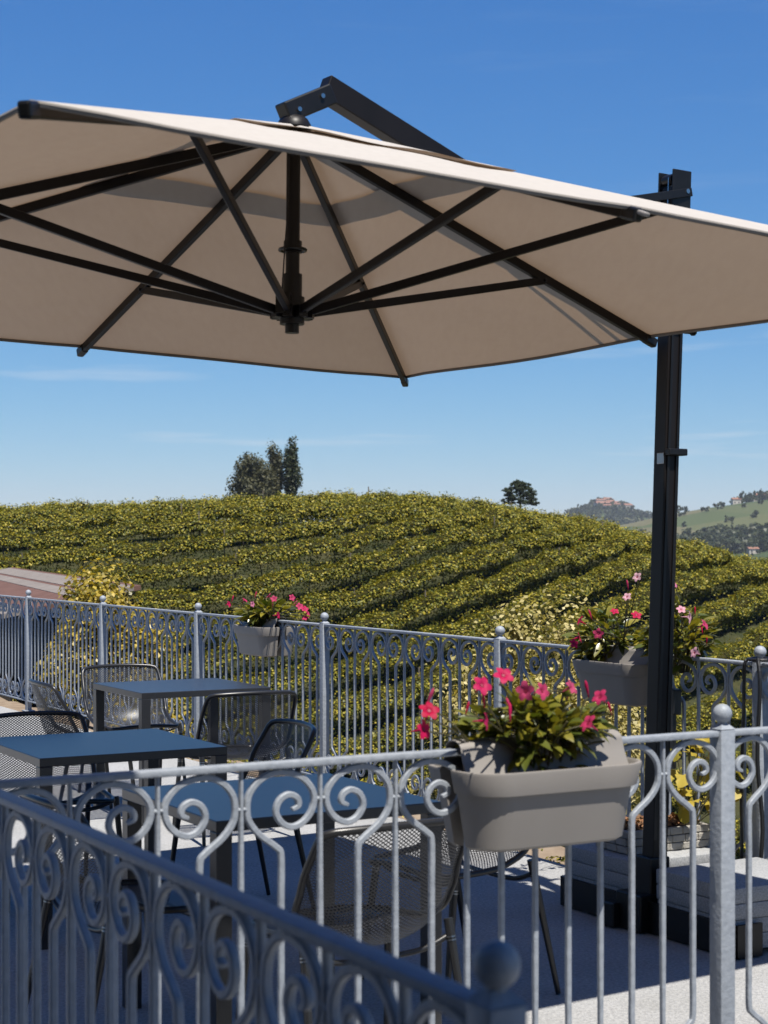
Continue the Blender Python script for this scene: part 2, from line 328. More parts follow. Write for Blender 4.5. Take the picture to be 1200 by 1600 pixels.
def ground_material():
    m = M['ground']; t = m.node_tree; n = t.nodes; b = n['Principled BSDF']
    # beyond the home hill: a patchwork of fields (cells on the ground plan)
    co = n.new('ShaderNodeTexCoord'); vo = n.new('ShaderNodeTexVoronoi'); vo.inputs['Scale'].default_value = .011
    mpn = n.new('ShaderNodeMapping'); mpn.inputs['Scale'].default_value = (1, .55, 0); mpn.inputs['Rotation'].default_value = (0, 0, .5)
    t.links.new(co.outputs['Object'], mpn.inputs['Vector']); t.links.new(mpn.outputs['Vector'], vo.inputs['Vector'])
    rp = n.new('ShaderNodeValToRGB'); e = rp.color_ramp.elements; e[0].color = (.045, .064, .026, 1); e[1].color = (.12, .11, .06, 1); e[1].position = 1
    for p, c in ((.3, (.058, .078, .032)), (.6, (.075, .09, .038)), (.85, (.095, .10, .046))):
        q = e.new(p); q.color = (*c, 1)
    sp = n.new('ShaderNodeSeparateColor'); t.links.new(vo.outputs['Color'], sp.inputs[0]); t.links.new(sp.outputs[0], rp.inputs['Fac'])
    wv = n.new('ShaderNodeTexWave'); wv.inputs['Scale'].default_value = .16; wv.inputs['Distortion'].default_value = 1.5; t.links.new(co.outputs['Object'], wv.inputs['Vector'])
    mm = n.new('ShaderNodeMix'); mm.data_type = 'RGBA'; mm.blend_type = 'MULTIPLY'; mm.inputs['Factor'].default_value = .35
    t.links.new(rp.outputs['Color'], mm.inputs['A']); t.links.new(wv.outputs['Color'], mm.inputs['B'])
    sx = n.new('ShaderNodeSeparateXYZ'); t.links.new(co.outputs['Object'], sx.inputs[0])
    mr = n.new('ShaderNodeMapRange'); mr.inputs['From Min'].default_value = 300; mr.inputs['From Max'].default_value = 500; t.links.new(sx.outputs['Y'], mr.inputs['Value'])
    old = b.inputs['Base Color'].links[0].from_socket
    mx = n.new('ShaderNodeMix'); mx.data_type = 'RGBA'; t.links.new(mr.outputs['Result'], mx.inputs['Factor']); t.links.new(old, mx.inputs['A']); t.links.new(mm.outputs['Result'], mx.inputs['B'])
    t.links.new(mx.outputs['Result'], b.inputs['Base Color'])
ground_material()
gme = fan_ground(); gme.materials.clear(); gme.materials.append(M['ground'])
tag(link('ground', gme), 'sloping green ground running from the terrace to the far hills', kind='structure')

# terrace slab and the sandy strip past its edge
def poly_slab(name, uv, z0, z1, m):
    b = MB(); n = len(uv); P = [T(u, v, z1) for u, v in uv] + [T(u, v, z0) for u, v in uv]
    b.add(P, [tuple(range(n)), tuple(range(2 * n - 1, n - 1, -1))] + [(i, i + n, (i + 1) % n + n, (i + 1) % n) for i in range(n)])
    return b.build(name, m)
def floor_sheet():
    us = np.linspace(-7, 4.86, 30); vs_ = np.linspace(-8, 26, 60)
    b = poly_slab('terrace_floor', [(-7, -8), (4.86, -8), (4.86, 26), (-7, 26)], -.6, 0, M['floor'])
    return tag(b, 'pale rough stone terrace floor', kind='structure')
floor_sheet()
def strip():
    n = 90; V = []; F = []
    for i in range(n):
        v = 2 + i * .28
        for k, uu in enumerate((4.8, 4.95, 5.15, 5.4, 5.75)):
            p = T(uu + (.12 * math.sin(v * 2.1) + .07 * math.sin(v * 5.3) if k == 4 else 0), v)
            z = float(gz(p.x, p.y)) + (.05 if k < 4 else -.06) + (.015 * math.sin(v * 9 + k) if k < 4 else 0)
            V.append((p.x, p.y, z))
        if i:
            for k in range(4): F.append(((i - 1) * 5 + k, (i - 1) * 5 + k + 1, i * 5 + k + 1, i * 5 + k))
    me = np_mesh('soil_strip', V, F, M['dirt'], True)
    tag(link('soil_strip', me), 'sandy soil strip along the terrace edge', kind='structure')
strip()

# ------------------------------------------------------------------ vineyard rows
def phi(X):
    t = np.clip((X + 6) / 13, 0, 2.0); I = np.where(t < 1, 13 * (t ** 3 - .5 * t ** 4), 13 * (.5 + (t - 1)))
    return .10 * X + .80 * I
row_group = 'vine rows on the hillside'
def vine_row(Y0, dens, leaf, mname='vine', x0=-46., x1=46., label='leafy vine row running across the vineyard hill', ph=phi, group=row_group, hgt=1.0, keep=None):
    rng = np.random.default_rng(int(Y0 * 131) % 100000)
    xs = np.linspace(x0, x1, 600); ys = Y0 * (1 + ph(xs / 1.5) / 28)
    seg = np.hypot(np.diff(xs), np.diff(ys)); s = np.concatenate([[0], np.cumsum(seg)])
    n = int(s[-1] * dens); q = rng.random(n) * s[-1]
    X = np.interp(q, s, xs); Yc = np.interp(q, s, ys); tx = np.gradient(xs, s); ty = np.gradient(ys, s)
    Tx = np.interp(q, s, tx); Ty = np.interp(q, s, ty)
    # clumpy hedge: height and width wander along the row
    ph1 = rng.random(6) * 9
    hh = 1.38 + .09 * np.sin(q * .9 + ph1[0]) + .08 * np.sin(q * 2.3 + ph1[1]) + .05 * np.sin(q * 5.1 + ph1[2])
    ww = .50 + .07 * np.sin(q * 1.3 + ph1[3]) + .07 * np.sin(q * 3.7 + ph1[4])
    a = rng.random(n) * 2 * np.pi; rad = np.sqrt(rng.random(n) * .75 + .25)
    # spreading leafy head over a thinner curtain of leaves
    low = rng.random(n) < .24
    cxx = np.cos(a) * rad * np.where(low, .17, ww); cz = np.where(low, .25 + rng.random(n) * (hh - .75), (np.sin(a) * rad) * .29 + hh - .29)
    shoot = rng.random(n) < .02; cz = np.where(shoot, hh + rng.random(n) * .16, cz); cxx = np.where(shoot, cxx * .5, cxx)
    hang = rng.random(n) < .02; cz = np.where(hang, .2 + rng.random(n) * .4, cz)
    px = X - Ty * cxx; py = Yc + Tx * cxx; pz = gz(px, py) + cz * hgt
    u = px * DF.x + py * DF.y
    ok = (u > 12) & (py > 46) & ((np.abs(px) < .26 * py + 1) | ((np.abs(px) < .42 * py + 4) & (rng.random(n) < .30))) & (py < 99 if keep is None else True)
    # gaps: a vine missing here and there
    gap = np.sin(q * .31 + ph1[5]) + .6 * np.sin(q * .83 + ph1[0]) > 2.0; ok &= ~(gap & (rng.random(n) < .75))
    if ok.sum() < 200: return None
    C = np.stack([px, py, pz], 1)[ok]
    N = np.stack([-Ty * np.cos(a) * .55, Tx * np.cos(a) * .55, np.sin(a) * .5 + .75], 1)[ok] + rng.normal(size=(ok.sum(), 3)) * .42
    sz = leaf * (.7 + .6 * rng.random(ok.sum())) * np.where(np.abs(C[:, 0]) < .26 * C[:, 1] + 1, 1, 1.7)
    V, F = leaf_quads(C, N, sz, sz * .92, rng, .08)
    mid = C[len(C) // 2]; base = Vector((float(mid[0]), float(mid[1]), float(gz(mid[0], mid[1]))))
    root = empty('vine_row', base, 0, label, 'vine row', group)
    me = np_mesh('vine_foliage', V - np.array(base), F, M[mname]); f = link('vine_foliage', me, root); f['kind'] = 'stuff'
    # dark opaque core added inside the hedge to block light and deepen shade
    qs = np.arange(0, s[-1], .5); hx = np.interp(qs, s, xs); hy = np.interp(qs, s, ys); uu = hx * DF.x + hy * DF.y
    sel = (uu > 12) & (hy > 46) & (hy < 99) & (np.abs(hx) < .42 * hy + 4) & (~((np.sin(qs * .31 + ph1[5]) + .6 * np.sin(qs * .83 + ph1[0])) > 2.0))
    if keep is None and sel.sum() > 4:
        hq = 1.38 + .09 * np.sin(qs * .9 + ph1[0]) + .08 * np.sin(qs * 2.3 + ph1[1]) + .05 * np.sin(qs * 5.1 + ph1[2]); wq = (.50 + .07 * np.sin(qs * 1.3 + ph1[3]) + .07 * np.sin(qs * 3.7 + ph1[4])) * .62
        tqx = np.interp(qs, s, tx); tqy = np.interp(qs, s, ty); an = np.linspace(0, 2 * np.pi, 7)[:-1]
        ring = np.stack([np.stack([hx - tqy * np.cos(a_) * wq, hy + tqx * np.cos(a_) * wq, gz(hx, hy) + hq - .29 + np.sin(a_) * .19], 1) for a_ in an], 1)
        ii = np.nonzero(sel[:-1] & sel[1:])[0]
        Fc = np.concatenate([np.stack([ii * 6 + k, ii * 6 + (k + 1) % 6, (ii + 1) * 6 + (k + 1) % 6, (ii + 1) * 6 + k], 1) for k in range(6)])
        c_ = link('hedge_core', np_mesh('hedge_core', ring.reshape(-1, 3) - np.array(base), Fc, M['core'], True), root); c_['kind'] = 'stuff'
    # stakes and stems
    b = MB(); st = MB()
    for sx in np.arange(.8, s[-1], 1.1):
        x, y = float(np.interp(sx, s, xs)), float(np.interp(sx, s, ys))
        if abs(x) > .27 * y + 1 or y < 46: continue
        z = float(gz(x, y)); j = rng.normal() * .03
        b.tube([Vector((x, y, z - .05)) - base, Vector((x + j, y, z + .4)) - base, Vector((x - j, y, z + .95)) - base], [.03, .024, .02], 5)
    if b.v: t_ = b.build('vine_stems', M['bark'], root); t_['kind'] = 'stuff'
    for sx in np.arange(2.0 + float(rng.random()) * 5, s[-1], 8.5):
        x, y = float(np.interp(sx, s, xs)), float(np.interp(sx, s, ys))
        if abs(x) > .25 * y + 1 or y < 46 or y > 92: continue
        z = float(gz(x, y)); p = MB(); p.tube([(0, 0, -.1), (rng.normal() * .03, 0, 1.30 + rng.random() * .42)], .03, 6)
        p.build('stake', M['wood'], root, Vector((x, y, z)) - base)
    return root
for Y0 in np.arange(33.0, 93.0, 2.75):
    lab = 'leafy vine row close under the crest of the vineyard hill' if Y0 > 78 else ('leafy vine row at the foot of the vineyard hill, seen through the long railing' if Y0 < 50 else 'leafy vine row across the middle of the vineyard hill')
    vine_row(float(Y0), 1200 if Y0 < 70 else 1000, .086, label=lab, group=row_group + (' near the crest' if Y0 > 78 else (' at the foot' if Y0 < 50 else ' in the middle')))
# second vineyard, lower down the valley on the right
for k in range(9):
    vine_row(152 + k * 4.4, 90, .36, 'vinefar', 20, 90, 'small distant vine row in the valley beyond the main hill', lambda x: .02 * x, 'vine rows on the second slope', 1.0, keep=1)

# ------------------------------------------------------------------ trees behind the crest
def crown_leaves(center, rad, n, leaf, rng, clumps=14, sq=.55):
    "leaves gathered in clumps inside an ellipsoid"
    c = np.array(center); rad = np.array(rad)
    d = rng.normal(size=(clumps, 3)); d /= np.linalg.norm(d, axis=1, keepdims=True)
    cc = d * (rng.random((clumps, 1)) ** .4) * .78; cr_ = .22 + .22 * rng.random(clumps)
    k = rng.integers(0, clumps, n); e = rng.normal(size=(n, 3)); e /= np.linalg.norm(e, axis=1, keepdims=True)
    off = e * (rng.random((n, 1)) ** sq) * cr_[k][:, None]
    P = (cc[k] + off) * rad + c
    N = e + np.array([0, 0, .45]) + rng.normal(size=(n, 3)) * .5
    s = leaf * (.6 + .8 * rng.random(n)); return leaf_quads(P, N, s, s * .8, rng, .06)
def tree(name, px, Y, top_py, width_px, crown_from, mname, label, n=2600, leaf=.35, clumps=16, trunk=.16, seed=1, wide_top=1.0, limbs=7, zb=None):
    rng = np.random.default_rng(seed); sc = Y / 2662
    x = (px - 600) * sc; z0 = float(gz(x, Y)) if zb is None else zb; ztop = EYE + (849 - top_py) * sc; h = ztop - z0
    root = empty(name, (x, Y, z0), 0, label, 'tree')
    rw = width_px * sc / 2 * 1.42; h *= 1.05
    c0 = h * crown_from
    b = MB(); b.tube([(0, 0, -.3), (.03 * h * .3, 0, h * .35), (-.02 * h * .3, .02, h * .7), (0, 0, h * .93)], [trunk, trunk * .8, trunk * .5, trunk * .12], 8)
    for i in range(limbs):
        a = i * 2.4; zz = c0 + (h - c0) * (.05 + .75 * i / limbs)
        b.tube([(0, 0, zz), (math.cos(a) * rw * .35, math.sin(a) * rw * .35, zz + .12 * h * .5), (math.cos(a) * rw * .75, math.sin(a) * rw * .75, zz + .2 * h * .5)], [trunk * .4, trunk * .25, trunk * .08], 5)
    b.build('trunk', M['bark'], root, smooth=60)
    V, F = crown_leaves((0, 0, (c0 + h) / 2), (rw, rw, (h - c0) / 2), n, leaf, rng, clumps)
    link('crown', np_mesh('crown', V, F, M[mname]), root)
    return root
tree('poplar_tree', 456, 250, 686, 23, .12, 'poplar', 'tall narrow dark green poplar tree on the hill crest', 4600, .34, 46, .18, 3, limbs=10)
tree('poplar_tree', 427, 252, 694, 29, .10, 'willow', 'dull olive column tree between the poplar and the round tree', 4200, .36, 34, .18, 4, limbs=9)
tree('broadleaf_tree', 394, 249, 704, 62, .05, 'willow', 'low rounded dusty green tree beside the column trees', 14000, .34, 60, .2, 5, limbs=9)
def pine():
    rng = np.random.default_rng(9); Y = 240; sc = Y / 2662; x = (812 - 600) * sc; z0 = float(gz(x, Y))
    ztop = EYE + (849 - 751) * sc; h = ztop - z0
    root = empty('pine_tree', (x, Y, z0), 0, 'flat topped dark pine tree standing alone behind the hill crest', 'tree')
    b = MB(); b.tube([(0, 0, -.3), (.1, 0, h * .5), (-.05, 0, h * .95)], [.2, .15, .05], 8)
    Vs = []; Fs = []; n0 = 0
    for i in range(26):
        a = i * 2.399; f = i / 25; zz = h * (.50 + .44 * f); rr = 2.9 * math.sqrt(max(1 - (f * 1.02) ** 2.6, .04)) * (.85 + .25 * rng.random())
        ex, ey = math.cos(a) * rr * .68, math.sin(a) * rr * .68
        b.tube([(0, 0, zz - .5), (ex * .5, ey * .5, zz - .15), (ex, ey, zz)], [.07, .05, .02], 5)
        V, F = crown_leaves((ex, ey, zz + .05), (.95, .95, .55), 420, .2, rng, 9)
        Vs.append(V); Fs.append(F + n0); n0 += len(V)
    b.build('trunk', M['bark'], root, smooth=60)
    link('crown', np_mesh('crown', np.concatenate(Vs), np.concatenate(Fs), M['pine']), root)
pine()

# ------------------------------------------------------------------ far hills: woods, village, lone houses
def far_wood(name, label, pts, mname, seed):
    "pts: list of (px, py_ground, Y, tree height m, tree width m)"
    rng = np.random.default_rng(seed); Vs = []; Fs = []; n0 = 0
    for px, Y, hh, wd in pts:
        x = (px - 600) / 2662 * Y; z = float(gz(x, Y))
        V, F = crown_leaves((x, Y, z + hh * .5), (wd / 2, wd / 2, hh * .55), 46, wd * .32, rng, 6)
        Vs.append(V); Fs.append(F + n0); n0 += len(V)
    o = link(name, np_mesh(name, np.concatenate(Vs), np.concatenate(Fs), M[mname]))
    tag(o, label, 'woodland', kind='stuff')
rr = random.Random(5)
far_wood('woodland_belt', 'dark belt of woodland along the foot of the distant hill', [(rr.uniform(1030, 1260), rr.uniform(1180, 1290), rr.uniform(7, 12), rr.uniform(8, 13)) for _ in range(420)], 'poplar', 1)
far_wood('hilltop_wood', 'clump of trees on top of the distant right hill', [(1240 - abs(rr.gauss(0, 42)), rr.uniform(1630, 1680), rr.uniform(6, 13), rr.uniform(6, 11)) for _ in range(90)] + [(rr.uniform(1052, 1075), 1640, rr.uniform(4, 8), 5) for _ in range(10)], 'poplar', 2)
far_wood('hedgerow_trees', 'loose hedgerow trees over the slopes of the distant right hill', [(rr.uniform(1000, 1260), Yq + rr.uniform(-14, 14), rr.uniform(3, 7), rr.uniform(5, 9)) for Yq in (1400, 1520) for _ in range(14)] + [(rr.uniform(1030, 1260), rr.uniform(880, 1180), rr.uniform(2, 5), rr.uniform(3, 6)) for _ in range(60)], 'poplar', 7)
far_wood('village_trees', 'trees scattered over the far village hill', [(rr.uniform(885, 1040), rr.uniform(2330, 2660), rr.uniform(7, 12), rr.uniform(9, 14)) for _ in range(330)] + [(rr.gauss(932, 9), 2690, rr.uniform(8, 14), 11) for _ in range(26)] + [(995, 2690, 9, 9), (904, 2680, 11, 10)], 'poplar', 3)
def house(px, Y, wd, dp, hh, rz, label, cat='house', group=None):
    x = (px - 600) / 2662 * Y; z = float(gz(x, Y))
    root = empty('house', (x, Y, z), rz, label, cat, group)
    b = MB(); b.box((0, 0, hh / 2 - 1), (wd, dp, hh + 2)); b.build('wall', M['houseWall'], root)
    e = .5; r = MB(); w2, d2 = wd / 2 + e, dp / 2 + e; rh = dp * .28
    r.add([(-w2, -d2, hh), (w2, -d2, hh), (w2, d2, hh), (-w2, d2, hh), (-w2, 0, hh + rh), (w2, 0, hh + rh)], [(0, 1, 5, 4), (2, 3, 4, 5), (0, 4, 3), (1, 2, 5), (0, 3, 2, 1)])
    r.build('roof', M['houseRoof'], root, (0, 0, .01))
    for i in range(max(2, int(wd / 4))):
        for s in range(max(1, int(hh / 3))):
            q = MB(); q.box((-wd / 2 + wd * (i + .5) / max(2, int(wd / 4)), -dp / 2 - .05, 1.6 + s * 2.9), (1.0, .12, 1.4)); q.build('window', M['glassdark'], root)
    return root
house(1176, 1180, 7, 5, 3.2, .2, 'white farmhouse with red roof in front of the wood belt')
house(1035, 1150, 6, 5, 3.2, -.3, 'small pale house low down beside the umbrella post')
house(1150, 1640, 8, 6, 4.5, .1, 'pale house at the left edge of the hilltop clump of trees')
house(1186, 1645, 10, 7, 5.5, -.15, 'larger pale house among the hilltop trees')
vg = 'houses of the far village'
house(949, 2685, 13, 9, 9, .2, 'pale house on the very top of the village hill')
for i in range(13):
    house(rr.uniform(933, 992), rr.uniform(2560, 2650), rr.uniform(9, 16), rr.uniform(7, 10), rr.uniform(5, 8), rr.uniform(-.6, .6), 'small red roofed house on the far village hillside', 'house', vg)

# ------------------------------------------------------------------ shed past the far end of the railing
def shed():
    C = at(218, 914, 22.0); dr = Vector((-.304, .953, 0)).normalized(); dp = Vector((-.953, -.304, 0)).normalized()
    root = empty('shed', (C.x, C.y, -2), 0, 'low shed with red and grey striped sheet roof beyond the railing', 'shed')
    base = Vector((C.x, C.y, -2)); ridge = C.z; L = 17.0; half = 1.75; dropz = .36
    bands = [(0.0, .05, 'roofred'), (.05, .27, 'roofgrey'), (.27, .32, 'roofred'), (.32, .46, 'roofgrey'), (.46, .85, 'roofred'), (.85, 1.0, 'roofgrey')]
    for i, (a, b_, m) in enumerate(bands):
        q = MB(); off = .008 * (i % 2)
        def P(s, t, dz): return C + dr * s + dp * (half * t) + Vector((0, 0, -dropz * t + dz)) - base
        zt = off
        q.add([P(-.1, a, zt), P(L, a, zt), P(L, b_, zt), P(-.1, b_, zt), P(-.1, a, zt - .06), P(L, a, zt - .06), P(L, b_, zt - .06), P(-.1, b_, zt - .06)],
              [(0, 1, 2, 3), (7, 6, 5, 4), (0, 4, 5, 1), (1, 5, 6, 2), (2, 6, 7, 3), (3, 7, 4, 0)])
        q.build('roof_sheet', M[m], root)
    q = MB()
    for s in np.arange(0.3, L, 3.2):
        p = C + dr * s + dp * (half * .95) - base; q = MB(); q.bar((p.x, p.y, -1.0), (p.x, p.y, ridge - dropz + 2 - .12), .14, .14); q.build('post', M['darkin'], root)
    q = MB(); q.bar(C + dp * (half * .95) - base + Vector((0, 0, -dropz - .12)), C + dr * L + dp * (half * .95) - base + Vector((0, 0, -dropz - .12)), .1, .16); q.build('eave_beam', M['darkin'], root)
    q = MB(); q.bar(C + dp * .15 - base + Vector((0, 0, -1.4)), C + dr * L + dp * .15 - base + Vector((0, 0, -1.4)), .15, 2.6); q.build('back_wall', M['darkin'], root)
    q = MB(); q.bar(C + dr * L + dp * .2 - base + Vector((0, 0, -1.4)), C + dr * L + dp * 1.4 - base + Vector((0, 0, -1.4)), .15, 2.0); q.build('end_wall', M['darkin'], root)
    q = MB(); a = C + dp * (half * 1.15) - base; a.z = .35 + .75; e = C + dr * L + dp * (half * 1.15) - base; e.z = .35 + .75
    q.bar(a, e, .2, 1.3); q.build('low_wall', M['beige'], root)
shed()

# ------------------------------------------------------------------ shrubs just outside the railing
def shrub(name, c, rad, n, leaf, mname, label, seed, clumps=22, stems=8, cat='shrub'):
    rng = np.random.default_rng(seed); z0 = float(gz(c[0], c[1])); root = empty(name, (c[0], c[1], z0), 0, label, cat)
    V, F = crown_leaves((0, 0, c[2] - z0), rad, n, leaf, rng, clumps, .6)
    f = link('foliage', np_mesh('foliage', V, F, M[mname]), root); f['kind'] = 'stuff'
    b = MB()
    for i in range(stems):
        a = i * 2.4; b.tube([(.05 * math.cos(a), .05 * math.sin(a), -.1), (.3 * rad[0] * math.cos(a), .3 * rad[1] * math.sin(a), (c[2] - z0) * .6), (.6 * rad[0] * math.cos(a), .6 * rad[1] * math.sin(a), c[2] - z0 + .2 * rad[2])], [.035, .025, .01], 6)
    b.build('stems', M['bark'], root)
    return root
shrub('evergreen_shrub', (-2.98, 18.6, .22), (.85, .8, 1.1), 46000, .055, 'shrub', 'yellow green glossy shrub growing in front of the striped shed roof', 21, 60)
shrub('evergreen_shrub', (-2.45, 16.9, -.75), (.7, .6, .85), 9000, .06, 'shrub', 'smaller yellow green shrub behind the chairs, below the tall one', 22, 24)
shrub('pale_shrub', (1.15, 12.2, .12), (.95, .7, 1.05), 48000, .034, 'palebush', 'pale yellow leaved bush outside the railing below the flower pots', 23, 60)
shrub('pale_shrub', (.45, 12.9, -.75), (.6, .6, .8), 14000, .032, 'palebush', 'lower pale yellow bush half hidden by the nearest pot of flowers', 24, 24)

# ------------------------------------------------------------------ railings
RT = 1.065                                        # top of the hand rail
def catmull(P, n=5):
    P = [Vector(p) for p in P]; out = []
    for i in range(len(P) - 1):
        a = P[max(i - 1, 0)]; b = P[i]; c = P[i + 1]; d = P[min(i + 2, len(P) - 1)]
        for k in range(n):
            t = k / n
            out.append(.5 * ((2 * b) + (c - a) * t + (2 * a - 5 * b + 4 * c - d) * t * t + (3 * b - a - 3 * c + d) * t ** 3))
    out.append(P[-1]); return out
SP = [(.1, .30), (.1, .205), (.088, .183), (.045, .150), (.020, .118), (.0145, .088), (.020, .056), (.042, .028), (.075, .0115), (.112, .0115), (.150, .024), (.176, .050), (.1845, .078),
      (.176, .108), (.155, .130), (.128, .139), (.102, .128), (.087, .102), (.096, .075), (.119, .063), (.140, .072), (.144, .090), (.128, .098)]
_cache = {}
def sweep_bar(path, wd, name, welds=()):
    "square bar swept along a path in the xz plane, corners eased"
    b = MB(); m = len(path); h = wd / 2; ch = wd * .16
    prof = [(-h + ch, -h), (h - ch, -h), (h, -h + ch), (h, h - ch), (h - ch, h), (-h + ch, h), (-h, h - ch), (-h, -h + ch)]
    vs = []; fs = []
    for i, p in enumerate(path):
        a = path[max(i - 1, 0)]; c = path[min(i + 1, m - 1)]; t = (c - a).normalized(); n_ = Vector((t.z, 0, -t.x))
        e = min(i, m - 1 - i); tp = .55 + .45 * min(1, e / 5)
        for q, r_ in prof: vs.append(p + n_ * q * tp + Vector((0, r_, 0)))
    for i in range(m - 1):
        for k in range(8): fs.append((i * 8 + k, i * 8 + (k + 1) % 8, (i + 1) * 8 + (k + 1) % 8, (i + 1) * 8 + k))
    fs.append(tuple(range(8))); fs.append(tuple(range((m - 1) * 8, m * 8))[::-1])
    b.add(vs, fs)
    for wx, wz, r_ in welds:                              # weld beads where the scroll meets its neighbours
        b.tube([(wx, -.0085, wz), (wx + .001, -.005, wz + .001), (wx, .005, wz - .001), (wx, .0085, wz)], [r_ * .35, r_, r_, r_ * .35], 7)
    return b.mesh(name, M['galv'], 32)
def rail_meshes(s):
    k = round(s, 4)
    if k in _cache: return _cache[k]
    top = RT - .016; bot = .105; f = s / .1
    def side(sg):
        up = [Vector((sg * (-s + x * f), 0, top - z)) for x, z in SP]
        dn = [Vector((sg * (-s + x * f), 0, bot + z)) for x, z in SP][::-1]
        wl = [(sg * (-s + x * f), zz, .0058) for x, z in ((.0075, .090), (.1925, .078)) for zz in (top - z, bot + z)] + [(sg * (-s + .094 * f), top - .004, .007), (sg * (-s + .094 * f), bot + .003, .006)]
        return sweep_bar(catmull(dn, 4)[:-1] + catmull(up, 4), .0145, 'scroll_bar', wl)
    st = sweep_bar([Vector((0, 0, .1)), Vector((0, 0, .3)), Vector((0, 0, .8)), Vector((0, 0, top + .002))], .0145, 'bar')
    # undo the end taper of the straight bar by giving it extra rows
    st = sweep_bar([Vector((0, 0, .098 + i * (top - .094) / 12)) for i in range(13)], .0145, 'bar')
    _cache[k] = (st, side(1), side(-1)); return _cache[k]
def post_meshes():
    p = MB(); h = .025
    p.box((0, 0, (RT + .004) / 2), (.05, .05, RT + .004), None, .004)
    p.add([(-h, -h, RT + .0045), (h, -h, RT + .0045), (h, h, RT + .0045), (-h, h, RT + .0045), (0, 0, RT + .028)], [(0, 1, 4), (1, 2, 4), (2, 3, 4), (3, 0, 4)])
    ball = MB(); prof = [(.012, RT + .012), (.012, RT + .022)]
    for i in range(1, 12): a = -math.pi / 2 + .35 + (math.pi - .35) * i / 11; prof.append((max(.0265 * math.cos(a), .0005), RT + .045 + .0265 * math.sin(a)))
    ball.lathe(prof, 20)
    f = MB(); f.box((0, 0, .006), (.1, .1, .012), None, .002)
    return p.mesh('post', M['galv'], 40), ball.mesh('ball_finial', M['galv'], 60), f.mesh('foot_plate', M['galv'])
PM = post_meshes()
def railing(name, u, v, ang, secs, label, first=True, last=True, group=None):
    root = empty(name, T(u, v), TH + ang, label, 'railing')
    x = 0.0
    def post(x):
        o = link('post', PM[0], root, (x, 0, 0)); link('ball_finial', PM[1], o); link('foot_plate', PM[2], o)
    if first: post(0)
    for L in secs:
        s = L / 20; st, r1, r2 = rail_meshes(s)
        b = MB(); b.box((x + L / 2, 0, RT - .008), (L - .0495, .036, .016), None, .0035); b.build('hand_rail', M['galv'], root, smooth=40)
        b = MB(); b.box((x + L / 2, 0, .098), (L - .0495, .036, .012), None, .002); b.build('bottom_rail', M['galv'], root)
        for j in range(1, 20):
            if j % 4 == 3: link('scroll_bar', r1, root, (x + j * s, 0, 0))
            elif j % 4 == 1: link('scroll_bar', r2, root, (x + j * s, 0, 0))
            else: link('bar', st, root, (x + j * s, 0, 0))
        x += L
        if L != secs[-1] or last or x < sum(secs) - 1e-6: post(x)
    return root
U0, VF, UB = 1.022, 3.56, 4.935
railing('railing', U0, VF, 0, [3.06 - U0, UB - 3.06], 'sunlit galvanised scroll railing across the front of the terrace, carrying one flower pot', True, False)
railing('railing', U0, VF - 2.0, R(90), [2.0], 'shaded dark blue scroll railing running up to the corner of the sunlit one', True, False)
railing('railing', UB, VF - .06, R(90), [2.0] * 7, 'long galvanised scroll railing along the vineyard side of the terrace')

